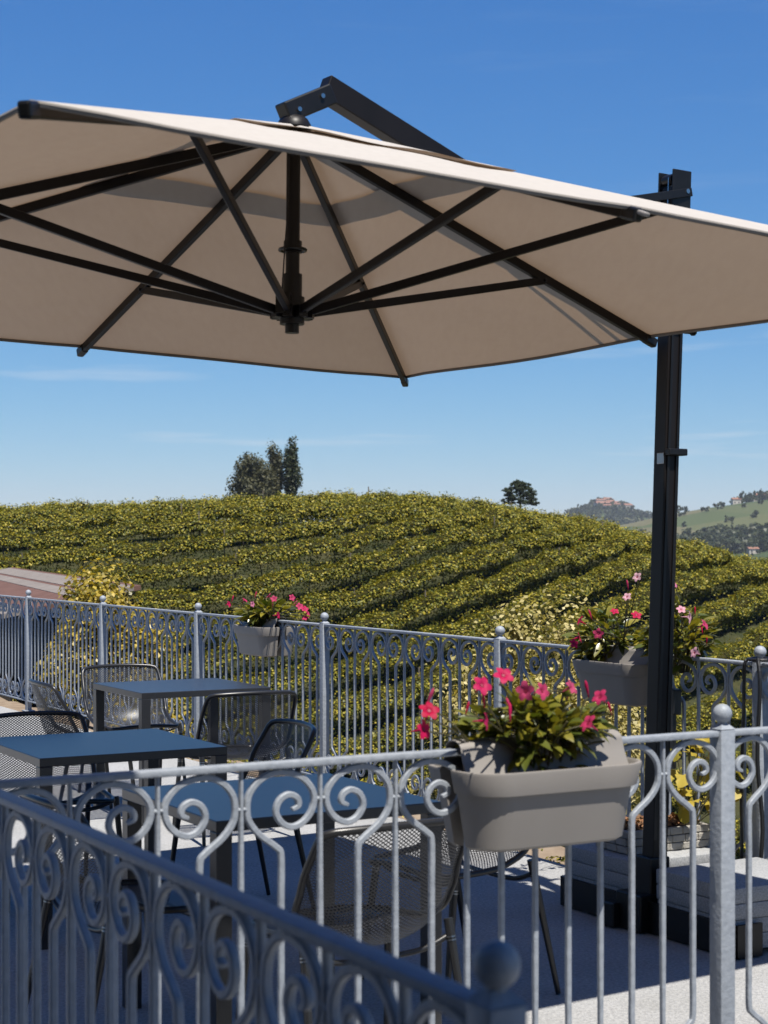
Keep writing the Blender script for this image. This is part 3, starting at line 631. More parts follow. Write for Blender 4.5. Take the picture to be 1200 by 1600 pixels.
# ------------------------------------------------------------------ cantilever parasol
def parasol():
    A = 1.70; yaw = R(35.0); tx, ty = R(-1.28), R(.43)
    c = Vector((-.3185, 5.92, 2.445)); AP = .578
    Rm = Matrix.Rotation(tx, 3, 'X') @ Matrix.Rotation(ty, 3, 'Y') @ Matrix.Rotation(yaw, 3, 'Z')
    foot = T(4.36, 5.5)
    root = empty('cantilever_parasol', foot, 0, 'large square cream cantilever parasol with dark post and ribs', 'parasol')
    def W(p): return c + Rm @ Vector(p) - foot             # canopy frame -> parasol frame
    up = Rm @ Vector((0, 0, 1))
    ends = [(A, 0), (A, A), (0, A), (-A, A), (-A, 0), (-A, -A), (0, -A), (A, -A)]
    def canvas(t0, t1, lift, sag, nr=14, na=10, hem=0.0, bell=0.0):
        b = MB(); idx = {}
        def vert(k, i, j):
            # k sector, i radial, j angular
            key = (k, i, j)
            if j == na: key = ((k + 1) % 8, i, 0)
            if key in idx: return idx[key]
            e0 = Vector(ends[key[0]]); e1 = Vector(ends[(key[0] + 1) % 8]); f = key[2] / na
            t = t0 + (t1 - t0) * i / nr; e = e0.lerp(e1, f)
            cor = 1.0
            s4 = 4 * f * (1 - f)
            tt = t * (1 - .004 * s4 * t)                    # edge pulled in a little between ribs
            wob = .006 * math.sin(9 * t + key[0] * 1.7 + 5 * f) * s4
            z = AP * (1 - tt) - sag * s4 * math.sin(math.pi * min(1, t * .9)) + lift + bell * math.sin(math.pi * f) * (i / nr) ** 2 + wob
            if key[0] % 2 == 1 and key[2] == 0: z -= .006 * t
            z -= .011 * s4 * max(t - .4, 0) / .6
            idx[key] = len(b.v); b.v.append(tuple(W((e.x * tt, e.y * tt, z)))); return idx[key]
        for k in range(8):
            for i in range(nr):
                for j in range(na):
                    q = (vert(k, i, j), vert(k, i + 1, j), vert(k, i + 1, j + 1), vert(k, i, j + 1))
                    if len(set(q)) == 4: b.f.append(q)
        return b, idx, vert
    b, idx, vert = canvas(.25, 1.0, 0.0, .007)
    can = b.build('canopy', M['canvas'], root, smooth=25)
    # hem: narrow folded band along the outer edge
    rim = [Vector(b.v[vert(k, 14, j)]) for k in range(8) for j in range(10)]
    h = MB(); h.tube([p - up * .006 for p in rim], .007, 6, closed=True); h.build('hem', M['hem'], can)
    b2, _, _ = canvas(.015, .325, .007, .0, 8, 10, bell=.003)
    v = b2.build('vent_flap', M['canvas'], can, smooth=25)
    # ribs and struts
    hubz = -.075
    for k, (ex, ey) in enumerate(ends):
        d = Vector((ex, ey, 0)); corner = k % 2 == 1
        drop = .006 if corner else 0
        a = Vector((ex * .03, ey * .03, AP * .97 - .022)); e = Vector((ex * 1.012, ey * 1.012, -.022 - drop - AP * .012))
        rb = MB(); rb.bar(W(a), W(e), .024, .034, up, .003); r_ = rb.build('rib', M['bronze'], root)
        cap = MB(); dd = (W(e) - W(a)).normalized(); cap.bar(W(e) - dd * .05, W(e) + dd * .012, .031, .038, up, .007); cap.build('end_cap', M['black'], r_)
        if k == 6:
            hk = MB(); hk.bar(W(e) - dd * .02 + up * .012, W(e) + dd * .045 + up * .006, .02, .012, up, .004); hk.build('hook', M['pot'], r_)
        tj = .52 if corner else .67
        j = Vector((ex * tj, ey * tj, AP * (1 - tj) - .030 - drop * tj)); dn = d.normalized()
        s0 = Vector((dn.x * .045, dn.y * .045, hubz))
        sb = MB(); sb.bar(W(s0), W(j), .020, .030, up, .003); s_ = sb.build('strut', M['bronze'], root)
        pv = MB(); side = dn.cross(Vector((0, 0, 1)))
        pv.tube([W(j - side * .02), W(j + side * .02)], .007, 8); pv.build('pivot_bolt', M['black'], s_)
    mast = MB(); mast.tube([W((0, 0, -.145)), W((0, 0, AP + .01))], .0245, 16); mast.build('mast', M['black'], root, smooth=40)
    hb = MB()
    hb.tube([W((0, 0, -.115)), W((0, 0, -.02))], .043, 16); hb.tube([W((0, 0, -.02)), W((0, 0, .06))], .034, 16)
    for ex, ey in ends:
        dn = Vector((ex, ey, 0)).normalized(); hb.bar(W((dn.x * .03, dn.y * .03, hubz)), W((dn.x * .075, dn.y * .075, hubz)), .034, .04, up)
    hb.box(W((-.055, -.03, -.05)), (.05, .05, .07)); hb.build('sliding_hub', M['black'], root, smooth=40)
    hc = MB(); hc.tube([W((0, 0, .06 + AP * .0)), W((0, 0, .062))], .01, 6)
    up_h = MB(); up_h.tube([W((0, 0, AP - .075)), W((0, 0, AP - .015))], .05, 16); up_h.build('top_hub', M['black'], root, smooth=40)
    rg = MB(); rg.tube([W((.046 * math.cos(a), .046 * math.sin(a), .145)) for a in np.linspace(0, 2 * math.pi, 21)[:-1]], .0055, 6, closed=True)
    rg.tube([W((0, 0, .135)), W((0, 0, .175))], .032, 16); rg.build('ring', M['black'], root, smooth=40)
    cd_ = MB(); cd_.tube(catmull([W((-.03, -.02, AP - .05)), W((-.04, -.03, .3)), W((-.055, -.035, .12)), W((-.065, -.035, -.03))], 6), .0028, 6); cd_.build('cord', M['cable'], root)
    dome = MB(); prof = [(.062, -.022), (.060, -.01), (.050, .008), (.034, .020), (.018, .026), (.012, .05)]
    ax = W((0, 0, AP + .014)); dome.lathe(prof, 20, ax); dome.build('dome_cap', M['bronze'], root, smooth=60)
    # arm: from the hinge above the canopy down to the carriage on the post
    top = W((0, 0, AP + .066)); lean = Vector((.094, .02, 3.05))
    def on_post(z): return Vector((lean.x * z / lean.z, lean.y * z / lean.z, z))
    car = on_post(2.545)
    hd = Vector((car.x - top.x, car.y - top.y, 0)).normalized()
    elbow = Vector((top.x, top.y, 0)) + hd * .135; elbow.z = 3.172
    arm = MB(); arm.bar(elbow - (car - elbow).normalized() * .015, car, .062, .085, Vector((0, 0, 1)), .004); ao = arm.build('arm', M['bronze'], root)
    hb0 = top + Vector((0, 0, -.030)) - hd * .045
    br = MB(); br.bar(hb0 - Vector((0, 0, .0)), elbow + Vector((0, 0, -.018)) + hd * .012, .066, .074, Vector((0, 0, 1)), .006); br.build('elbow_bracket', M['black'], root)
    pl = MB(); pl.bar(top - Vector((0, 0, .06)), top + Vector((0, 0, .01)), .036, .05, hd); pl.build('hinge', M['black'], root)
    sd = hd.cross(Vector((0, 0, 1)))
    for q in (.25, .78):
        p = hb0.lerp(elbow, q) - Vector((0, 0, .012))
        for sg in (-1, 1):
            bo = MB(); bo.tube([p + sd * sg * .03, p + sd * sg * .041], .0085, 8); bo.build('bolt', M['chrome'], root)
    # post
    po = MB(); Mz = Matrix.Rotation(TH, 3, 'Z')
    pts = [on_post(.12), on_post(3.02)]
    po.bar(pts[0], pts[1], .074, .074, DB, .005); p_ = po.build('post', M['bronze'], root)
    ch = MB(); off = -DB * .043 + DF * .012
    for sg in (-1, 1): ch.bar(pts[0] + Vector((0, 0, .25)) - DB * .0395 + DF * .022 * sg, pts[1] - Vector((0, 0, .15)) - DB * .0395 + DF * .022 * sg, .012, .007, DB)
    ch.build('channel', M['black'], p_)
    cg = MB()
    for sg in (-1, 1):
        cg.bar(on_post(2.44) + DB * .046 * sg, on_post(2.66) + DB * .046 * sg, .115, .012, DB, .003)
    cg.bar(on_post(2.44) - DF * .052, on_post(2.66) - DF * .052, .012, .10, DB, .003); cg.bar(on_post(2.44) + DF * .052, on_post(2.66) + DF * .052, .012, .10, DB, .003)
    cg.build('carriage', M['black'], root)
    kn = MB(); q = on_post(2.44) + DF * .058 - DB * .02; kn.tube([q, q + DF * .045], .014, 10); kn.tube([q + DF * .04, q + DF * .05], .02, 10); kn.build('knob', M['black'], root)
    tb = MB()
    for sg in (-1, 1): tb.bar(on_post(2.93) + DB * .0445 * sg, on_post(3.085) + DB * .0445 * sg, .095, .008, DB, .003)
    tb.build('top_plate', M['black'], root)
    wl = MB(); wl.tube([on_post(3.05) - DF * .025 - DB * .03, on_post(3.05) - DF * .025 + DB * .03], .022, 14); wl.build('pulley', M['black'], root, smooth=40)
    cb = MB(); cb.tube([on_post(3.055) - DF * .0475 - DB * .02, on_post(2.66) - DF * .0475 - DB * .02], .0035, 6); cb.build('lift_cable', M['chrome'], root)
    s_top = on_post(3.0); am = elbow.lerp(car, .55)
    for sg in (-1, 1):
        st = MB(); st.bar(s_top + hd * .045 + sd * sg * .052, am + sd * sg * .045, .012, .034, Vector((0, 0, 1)), .002); st.build('tie_bar', M['black'], root)
    pb = MB(); pb.tube([s_top + hd * .02 - sd * .06, s_top + hd * .02 + sd * .06], .01, 8); pb.build('bolt', M['chrome'], root)
    # clamp and its plate
    cl = MB(); cl.box(on_post(1.94) - DB * .05 + DF * .01, (.095, .03, .028), Mz, .004); cl.bar(on_post(1.94) + DF * .045 - DB * .06, on_post(1.94) + DF * .045 + DB * .05, .02, .028); cl.build('clamp', M['black'], root)
    cp = MB(); cp.box(on_post(1.915) - DF * .0405 - DB * .012, (.006, .04, .045), Mz, .002); cp.build('plate', M['ferrule'], root)
    # base frame: steel sides that hold the ballast slabs
    fr = MB(); L0, L1 = T(4.30, 4.93) - foot, T(4.30, 6.05) - foot
    fr.bar(L0 + Vector((0, 0, .068)), L1 + Vector((0, 0, .068)), .014, .125)
    fr.bar(L0 + DF * .007 + Vector((0, 0, .068)), L0 + DF * .13 + Vector((0, 0, .068)), .014, .125)
    fr.bar(L1 + DF * .007 + Vector((0, 0, .068)), L1 + DF * .53 + Vector((0, 0, .068)), .014, .125)
    fr.bar(T(4.30, 5.47) - foot + Vector((0, 0, .012)), T(4.83, 5.47) - foot + Vector((0, 0, .012)), .12, .02)
    fr.build('base_frame', M['black'], root)
    ft = MB(); ft.box(T(4.325, 5.52) - foot + Vector((0, 0, .08)), (.15, .16, .15), Mz, .006); ft.box(T(4.36, 5.5) - foot + Vector((0, 0, .22)), (.1, .1, .16), Mz, .006)
    ft.box(T(4.25, 5.62) - foot + Vector((0, 0, .055)), (.07, .09, .10), Mz, .006); ft.build('post_foot', M['black'], root)
parasol()

# ballast slabs in the base
def slab(u0, u1, v0, v1, z0, z1, label):
    b = MB(); b.box((0, 0, 0), (u1 - u0, v1 - v0, z1 - z0), None, .006)
    p = T((u0 + u1) / 2, (v0 + v1) / 2, (z0 + z1) / 2)
    o = b.build('granite_slab', M['granite'], None, p, (0, 0, TH), smooth=30); return tag(o, label, 'paving slab', 'ballast slabs in the parasol base')
for st, (v0, v1) in enumerate(((4.945, 5.41), (5.56, 6.03))):
    for k in range(4):
        j = random.uniform(-.004, .004); z0 = .024 + .0608 * k + (0.0 if st == 0 else .001)
        wh = 'in the end stack without the stone trough' if st == 0 else 'in the stack that carries the stone trough'
        uo = 4.312 if k < 2 else 4.306
        slab(uo + j * .2, 4.84 + j, v0 + (.007 if k < 2 else 0), v1, z0, z0 + .0598, ('topmost', 'third', 'second', 'lowest')[3 - k] + ' grey granite slab ' + wh)

# ------------------------------------------------------------------ tables
def table(u, v, label, a=.79):
    root = empty('table', T(u, v), TH, label, 'table', 'anthracite square tables')
    b = MB(); b.box((0, 0, .7225), (a, a, .035), None, .003); b.build('table_top', M['table'], root)
    h = a / 2 - .0265
    for sx in (-1, 1):
        for sy in (-1, 1):
            l = MB(); l.box((sx * h, sy * h, .3525), (.052, .052, .7046), None, .003); l.build('leg', M['table'], root)
    return root
table(2.46, 5.07, 'dark square table nearest the sunlit front railing')
table(2.47, 6.77, 'dark square table in the parasol shade between the other two tables')
table(3.87, 9.28, 'lighter lit square table at the far end beside the long railing')

# ------------------------------------------------------------------ chairs
def chair_meshes():
    ns, nw = 34, 22
    prof = catmull([(0, .235, .452), (0, .16, .446), (0, .04, .428), (0, -.08, .418), (0, -.165, .432), (0, -.222, .485), (0, -.252, .565), (0, -.278, .67), (0, -.303, .79)], 8)
    pl = [0]
    for i in range(1, len(prof)): pl.append(pl[-1] + (prof[i] - prof[i - 1]).length)
    S = pl[-1]
    def cen(s):
        d = s * S
        for i in range(len(pl) - 1):
            if pl[i + 1] >= d: f = (d - pl[i]) / (pl[i + 1] - pl[i]); return prof[i].lerp(prof[i + 1], f)
        return prof[-1]
    def pt(s, t):
        "s along the profile, t across -1..1"
        c = cen(s)
        hw = float(np.interp(s, [0, .06, .2, .45, .6, .8, .93, 1], [.20, .225, .24, .255, .262, .258, .252, .243]))
        up = float(np.interp(s, [0, .1, .3, .45, .58, .75, .9, 1], [-.012, .0, .035, .075, .09, .05, .012, -.010]))
        fw = float(np.interp(s, [0, .3, .45, .58, .75, 1], [0, 0, .03, .075, .085, .05]))
        e = abs(t) ** 2.2
        return Vector((hw * t, c.y + fw * e, c.z + up * e))
    vs = []; uv = []; fs = []
    for i in range(ns + 1):
        for j in range(nw + 1): vs.append(pt(i / ns, 2 * j / nw - 1)); uv.append(((2 * j / nw - 1) * .26, i / ns * S))
    for i in range(ns):
        for j in range(nw): a = i * (nw + 1) + j; fs.append((a, a + 1, a + nw + 2, a + nw + 1))
    me = bpy.data.meshes.new('mesh_shell'); me.from_pydata([tuple(q) for q in vs], [], fs); me.materials.append(M['mesh'])
    l = me.uv_layers.new(name='UVMap')
    for lp in me.loops: l.data[lp.index].uv = uv[lp.vertex_index]
    me.shade_smooth()
    loop = [pt(0, -1 + 2 * j / 14) for j in range(15)] + [pt(i / 30, 1) for i in range(1, 31)] + [pt(1, 1 - 2 * j / 14) for j in range(1, 15)] + [pt(1 - i / 30, -1) for i in range(1, 30)]
    # ease the corners
    for _ in range(1): loop = [(loop[i - 1] + loop[i] * 2 + loop[(i + 1) % len(loop)]) / 4 for i in range(len(loop))]
    rim = MB(); rim.tube(loop, .0115, 8, closed=True)
    legs = []; fer = []
    for sx in (-1, 1):
        for y0, y1, zt in ((.17, .225, .452), (-.15, -.25, .475)):
            a = Vector((sx * .243, y0, zt)); c = Vector((sx * .268, y1, .004)); d = (c - a)
            q = MB(); q.tube([a, a + d * .1, a + d * .12, c], [.0145, .0145, .0135, .0095], 10); legs.append(q.mesh('leg', M['tube'], 50))
            g = MB()
            for f in (.105, .125): g.tube([a + d * f, a + d * (f + .008)], .0152, 10)
            fer.append(g.mesh('ferrule', M['ferrule'], 50))
    cr = MB()
    for y, z in ((.17, .428), (-.15, .415)): cr.tube(catmull([(-.243, y, z + .01), (-.15, y, z - .02), (0, y, z - .026), (.15, y, z - .02), (.243, y, z + .01)], 4), .009, 8)
    return me, rim.mesh('rim_tube', M['tube'], 180), legs, fer, cr.mesh('cross_tube', M['tube'], 60)
CM = chair_meshes()
def chair(u, v, face, label):
    root = empty('mesh_chair', T(u, v), TH + face, label, 'chair', 'black mesh chairs round the tables')
    link('mesh_shell', CM[0], root); link('rim_tube', CM[1], root); link('cross_tube', CM[4], root)
    for l, f in zip(CM[2], CM[3]): o = link('leg', l, root); link('ferrule', f, o)
    return root
chair(2.36, 4.38, R(3), 'mesh chair right behind the front railing with its back to it')
chair(3.18, 5.12, R(93), 'mesh chair half hidden by the front flower pot, beside the nearest table')
chair(1.93, 5.08, R(-88), 'mesh chair in the shade on the open side of the nearest table')
chair(3.02, 6.62, R(86), 'mesh chair on the railing side of the middle table')
chair(2.42, 7.30, R(182), 'mesh chair at the far side of the middle table, white floor showing through its back')
chair(3.80, 8.36, R(-3), 'mesh chair with its back to the middle table, facing the far table')
chair(3.86, 10.02, R(178), 'mesh chair at the far table with its back to the long railing end')
chair(3.30, 9.30, R(-94), 'mesh chair seen side on at the open side of the far table')

# ------------------------------------------------------------------ saddle flower pots on the hand rails
def pot_meshes():
    zt, zb = RT - .048, RT - .245
    def ring(hl, hw, gap, z, n=9, rc=.10):
        "D shaped outline of one half (y from gap outward), corners rounded"
        r = min(rc, hw - gap - .01); P = [Vector((-hl, gap, z))]
        for i in range(n): a = math.pi + (-math.pi / 2) * i / (n - 1); P.append(Vector((-hl + r + r * math.cos(a), hw - r + r * math.sin(a), z)))
        for i in range(n): a = math.pi / 2 - (math.pi / 2) * i / (n - 1); P.append(Vector((hl - r + r * math.cos(a), hw - r + r * math.sin(a), z)))
        P.append(Vector((hl, gap, z))); return P
    g = .026
    half = MB(); rings = [ring(.212, .100, g, zb), ring(.226, .112, g, zb + .008), ring(.249, .136, g, zt - .062), ring(.2495, .1365, g, zt - .058), ring(.258, .147, g, zt - .056), ring(.268, .155, g, zt - .006),
                          ring(.267, .154, g, zt), ring(.261, .148, g, zt + .001), ring(.257, .143, g + .004, zt - .004), ring(.250, .137, g + .004, zt - .035)]
    m = len(rings[0]); vs = [p for r_ in rings for p in r_]; fs = []
    for i in range(len(rings) - 1):
        for k in range(m): fs.append((i * m + k, (i + 1) * m + k, (i + 1) * m + (k + 1) % m, i * m + (k + 1) % m))
    fs.append(tuple(range(m)))
    half.add(vs, fs)
    hm = half.mesh('trough', M['pot'], 35)
    soil = MB(); r_ = ring(.252, .139, g + .002, zt - .030); soil.add(r_, [tuple(range(len(r_)))[::-1]]); sm = soil.mesh('soil', M['soil'])
    # saddle arch over the rail
    sd = MB(); n = 14; vs = []; fs = []; rad = .0375
    L = .245
    sec = [Vector((0, -.074, zt - .028)), Vector((0, -.046, zt + .022))] + [Vector((0, -rad * math.cos(math.pi * i / n), RT + .022 * math.sin(math.pi * i / n) + .0)) for i in range(n + 1)] + [Vector((0, .046, zt + .022)), Vector((0, .074, zt - .028))]
    for x in (-L, -L + .004, 0, L - .004, L):
        k = .97 if abs(x) == L else 1
        for p in sec: vs.append(Vector((x, p.y * k, RT + (p.z - RT) * (k if p.z > RT else 1))))
    m = len(sec)
    for i in range(4):
        for k in range(m - 1): fs.append((i * m + k, i * m + k + 1, (i + 1) * m + k + 1, (i + 1) * m + k))
    inn = [Vector((0, p.y * .9, RT + (p.z - RT) * (.88 if p.z > RT else 1))) for p in sec]
    o0 = len(vs)
    for x in (-L, L):
        for p in inn: vs.append(Vector((x, p.y, p.z)))
    for k in range(m - 1):
        fs.append((k, o0 + k, o0 + k + 1, k + 1)); fs.append((4 * m + k, 4 * m + k + 1, o0 + m + k + 1, o0 + m + k)); fs.append((o0 + k, o0 + m + k, o0 + m + k + 1, o0 + k + 1))
    sd.add(vs, fs)
    return hm, sm, sd.mesh('saddle', M['pot'], 50)
PT = pot_meshes()
def pot(u, v, rz, label):
    root = empty('flower_pot', T(u, v), TH + rz, label, 'flower pot', 'taupe saddle pots on the railings')
    for a in (0, math.pi):
        o = link('trough', PT[0], root, (0, 0, 0), (0, 0, a)); link('soil', PT[1], o)
    link('saddle', PT[2], root); return root
pot(2.45, VF, 0, 'taupe saddle pot hung on the sunlit front railing')
pot(UB, 10.36, R(90), 'taupe saddle pot on the long railing near the far table')
pot(UB, 6.44, R(90), 'taupe saddle pot on the long railing behind the parasol post')

# ------------------------------------------------------------------ mandevilla plants
def leaf_mesh(name, m, wd=.42, droop=.25, fold=.12, n=5):
    b = MB(); vs = []; fs = []
    for i in range(n + 1):
        t = i / n; hw = wd / 2 * (math.sin(math.pi * t ** .8) ** .85) if 0 < t < 1 else (.012 if t == 0 else .004)
        z = -droop * t * t
        vs += [Vector((-hw, t, z + fold * hw * 2)), Vector((0, t, z)), Vector((hw, t, z + fold * hw * 2))]
    for i in range(n):
        for k in (0, 1): a = i * 3 + k; fs.append((a, a + 1, a + 4, a + 3))
    b.add(vs, fs); return b.mesh(name, m, 180)
def flower_mesh(m, name='petals'):
    "five broad overlapping petals opening from a short trumpet; opens along +z"
    b = MB(); 
    for k in range(5):
        a0 = 2 * math.pi * k / 5; vs = []; fs = []
        rows = [(.10, .10, .0), (.22, .30, .16), (.55, .36, .24), (.86, .26, .20), (1.0, .06, .15)]
        for r, hw, z in rows:
            for s in (-1, 0, 1):
                tw = .10 * r; a = a0 + tw
                x, y = r, s * hw; vs.append(Vector((x * math.cos(a) - y * math.sin(a), x * math.sin(a) + y * math.cos(a), z + (.05 * s * r) - (.03 if s == 0 else 0))))
        for i in range(4):
            for q in (0, 1): c = i * 3 + q; fs.append((c, c + 1, c + 4, c + 3))
        b.add(vs, fs)
    b.tube([(0, 0, -1.25), (0, 0, -.85), (0, 0, -.45), (0, 0, .0), (0, 0, .14)], [.05, .07, .13, .17, .20], 8, caps=False)
    return b.mesh(name, m, 180)
LM = [leaf_mesh('leaf', M['gloss'], .48, .22), leaf_mesh('leaf', M['gloss'], .52, .38, .16), leaf_mesh('leaf', M['gloss'], .44, .08, .1)]
FM = {k: flower_mesh(M[k]) for k in ('pink', 'pale', 'rose')}
th = MB(); th.tube([(0, 0, .03), (0, 0, .142)], [.10, .17], 8); THM = th.mesh('throat', M['throat'])
BUD = {}
for k in ('pink', 'rose'):
    q = MB(); q.tube([(0, 0, 0), (0, 0, .3), (0, 0, .62), (0, 0, .85), (0, 0, 1.0)], [.05, .07, .12, .10, .01], 7); BUD[k] = q.mesh('bud', M[k], 180)
def aim(d, roll=0.0, axis='Y'):
    "rotation that turns the +axis onto d"
    q = Vector(d).normalized().to_track_quat(axis, 'Z' if axis == 'Y' else 'Y')
    return (q.to_matrix() @ Matrix.Rotation(roll, 3, axis)).to_euler()
def plant(u, v, rz, label, nl, size, seed, flowers, buds, ext, hgt, lscale=.062, center_u=0.0, fs=.0245, lean=(0, 0, 0)):
    rng = random.Random(seed); base = T(u, v, RT - .085)
    root = empty('mandevilla_plant', base, TH + rz, label, 'flowering plant', 'pink flowering plants in the railing pots')
    iM = root.matrix_basis.inverted() if False else (Matrix.Translation(base) @ Matrix.Rotation(TH + rz, 4, 'Z')).inverted()
    stems = MB(); C = Vector((center_u, 0, hgt * .42))
    tips = []
    for i in range(size):
        a = i * 2.399; r0 = math.sqrt((i + .5) / size); tip = Vector((center_u + math.cos(a) * r0 * ext[0], math.sin(a) * r0 * ext[1], hgt * (1.0 - .55 * r0 * r0) * rng.uniform(.7, 1.08)))
        b0 = Vector((center_u + (tip.x - center_u) * .25, .045 * (1 if math.sin(a) > 0 else -1), 0)); mid = b0.lerp(tip, .5) + Vector((0, 0, .03))
        pts = catmull([b0, mid, tip], 4); stems.tube(pts, [.0032] * len(pts), 5); tips.append(pts)
    extra = MB()
    for i in range(nl):
        pts = tips[rng.randrange(len(tips))]; f = .28 + .72 * rng.random() ** .8; p = pts[min(int(f * (len(pts) - 1)), len(pts) - 1)] + Vector((rng.gauss(0, .012), rng.gauss(0, .012), rng.gauss(0, .012)))
        if abs(p.x - center_u) > .10: p.z = max(p.z, .105 + rng.uniform(0, .05))
        out = (p - C); out = Vector((out.x, out.y * 1.3, out.z * .6)) + Vector((rng.gauss(0, .06), rng.gauss(0, .06), rng.gauss(.015, .05)))
        s = lscale * rng.uniform(.65, 1.25)
        lm = LM[rng.randrange(3)]; ro = aim(out, rng.uniform(-.7, .7))
        if i < 300: link('leaf', lm, root, p, ro, (s, s, s))
        else:
            Mx = Matrix.Translation(p) @ ro.to_matrix().to_4x4() @ Matrix.Scale(s, 4)
            extra.add([Mx @ v_.co for v_ in lm.vertices], [tuple(f_.vertices) for f_ in lm.polygons])
    def stalk(p):
        near = min(tips, key=lambda q: (q[-1] - p).length)[-2]; mid = near.lerp(p, .55) + Vector((0, 0, .012)); stems.tube(catmull([near, mid, p], 3), .0022, 5)
    for px, py, Y, k in flowers:
        p = iM @ at(px, py, Y - (.13 if Y < 5 else .08)); d = iM.to_3x3() @ Vector((rng.uniform(-1.1, 1.0), -1.0 + rng.uniform(0, .9), rng.uniform(-.1, 1.0)))
        s = fs * rng.uniform(.85, 1.15)
        o = link('flower', FM[k], root, p, aim(d, rng.uniform(0, 6), 'Z'), (s, s, s)); link('throat', THM, o); stalk(p - d.normalized() * s * 1.1)
    for px, py, Y, k in buds:
        p = iM @ at(px, py, Y); d = Vector((rng.uniform(-.5, .5), rng.uniform(-.4, .4), 1)); s = rng.uniform(.035, .05)
        link('bud', BUD[k], root, p, aim(d, 0, 'Z'), (s * .8, s * .8, s)); stalk(p)
    stems.build('stems', M['stem'], root)
    if extra.v: tag(extra.build('leaf_mass', M['gloss2'], root, smooth=180), kind='stuff')
    return root
# front pot: depth along the front railing
plant(2.45, VF, 0, 'bushy plant with hot pink trumpet flowers in the front railing pot', 520, 44, 3,
      [(752, 1072, 4.2, 'pink'), (670, 1112, 4.15, 'pink'), (660, 1140, 4.15, 'pink'), (757, 1126, 4.1, 'pink'), (822, 1080, 4.25, 'rose'), (846, 1080, 4.25, 'rose'), (891, 1074, 4.3, 'rose'), (938, 1090, 4.35, 'rose'), (920, 1131, 4.3, 'rose'), (786, 1057, 4.3, 'pink')],
      [(757, 1106, 4.1, 'pink'), (727, 1118, 4.15, 'pink'), (797, 1128, 4.1, 'pink'), (920, 1090, 4.3, 'pink'), (886, 1096, 4.3, 'rose'), (956, 1118, 4.35, 'pink'), (666, 1104, 4.1, 'rose'), (800, 1115, 4.15, 'rose')],
      (.215, .13), .225, .056, .0)
plant(UB, 10.36, R(90), 'plant with pink flowers in the pot near the far table', 420, 34, 4,
      [(357, 944, 11.2, 'pink'), (382, 938, 11.1, 'rose'), (394, 944, 11.0, 'pale'), (420, 932, 11.0, 'rose'), (428, 936, 11.0, 'rose'), (456, 934, 10.9, 'rose'), (462, 942, 10.8, 'rose'), (468, 948, 10.8, 'rose'), (476, 952, 10.7, 'pink'), (480, 958, 10.7, 'rose'), (434, 961, 10.7, 'pink'), (477, 966, 10.7, 'rose')],
      [(398, 935, 11, 'pink'), (426, 950, 11, 'rose'), (362, 940, 11.2, 'pink')], (.25, .13), .22, .075)
plant(UB, 6.58, R(90), 'dense plant with pink flowers left of the parasol post on the long railing', 380, 34, 5,
      [(907, 971, 7.9, 'pink'), (896, 1006, 7.8, 'pink'), (904, 996, 7.85, 'pink'), (935, 990, 7.8, 'rose'), (960, 956, 7.8, 'pink'), (980, 933, 7.8, 'pale'), (996, 902, 7.8, 'pale'), (994, 962, 7.7, 'pink')],
      [(925, 968, 7.8, 'pink'), (982, 922, 7.8, 'rose')], (.22, .14), .26, .066)
plant(UB, 6.05, R(90), 'tall climbing plant with pale pink flowers right of the parasol post on the long railing', 400, 36, 6,
      [(1050, 912, 7.5, 'pale'), (1064, 953, 7.5, 'pale'), (1076, 964, 7.45, 'pale'), (1100, 976, 7.4, 'rose'), (1086, 1020, 7.3, 'pale'), (1044, 905, 7.5, 'rose')],
      [(1098, 990, 7.4, 'pink'), (1104, 1008, 7.35, 'pink'), (1086, 962, 7.4, 'pink')], (.20, .15), .33, .066)

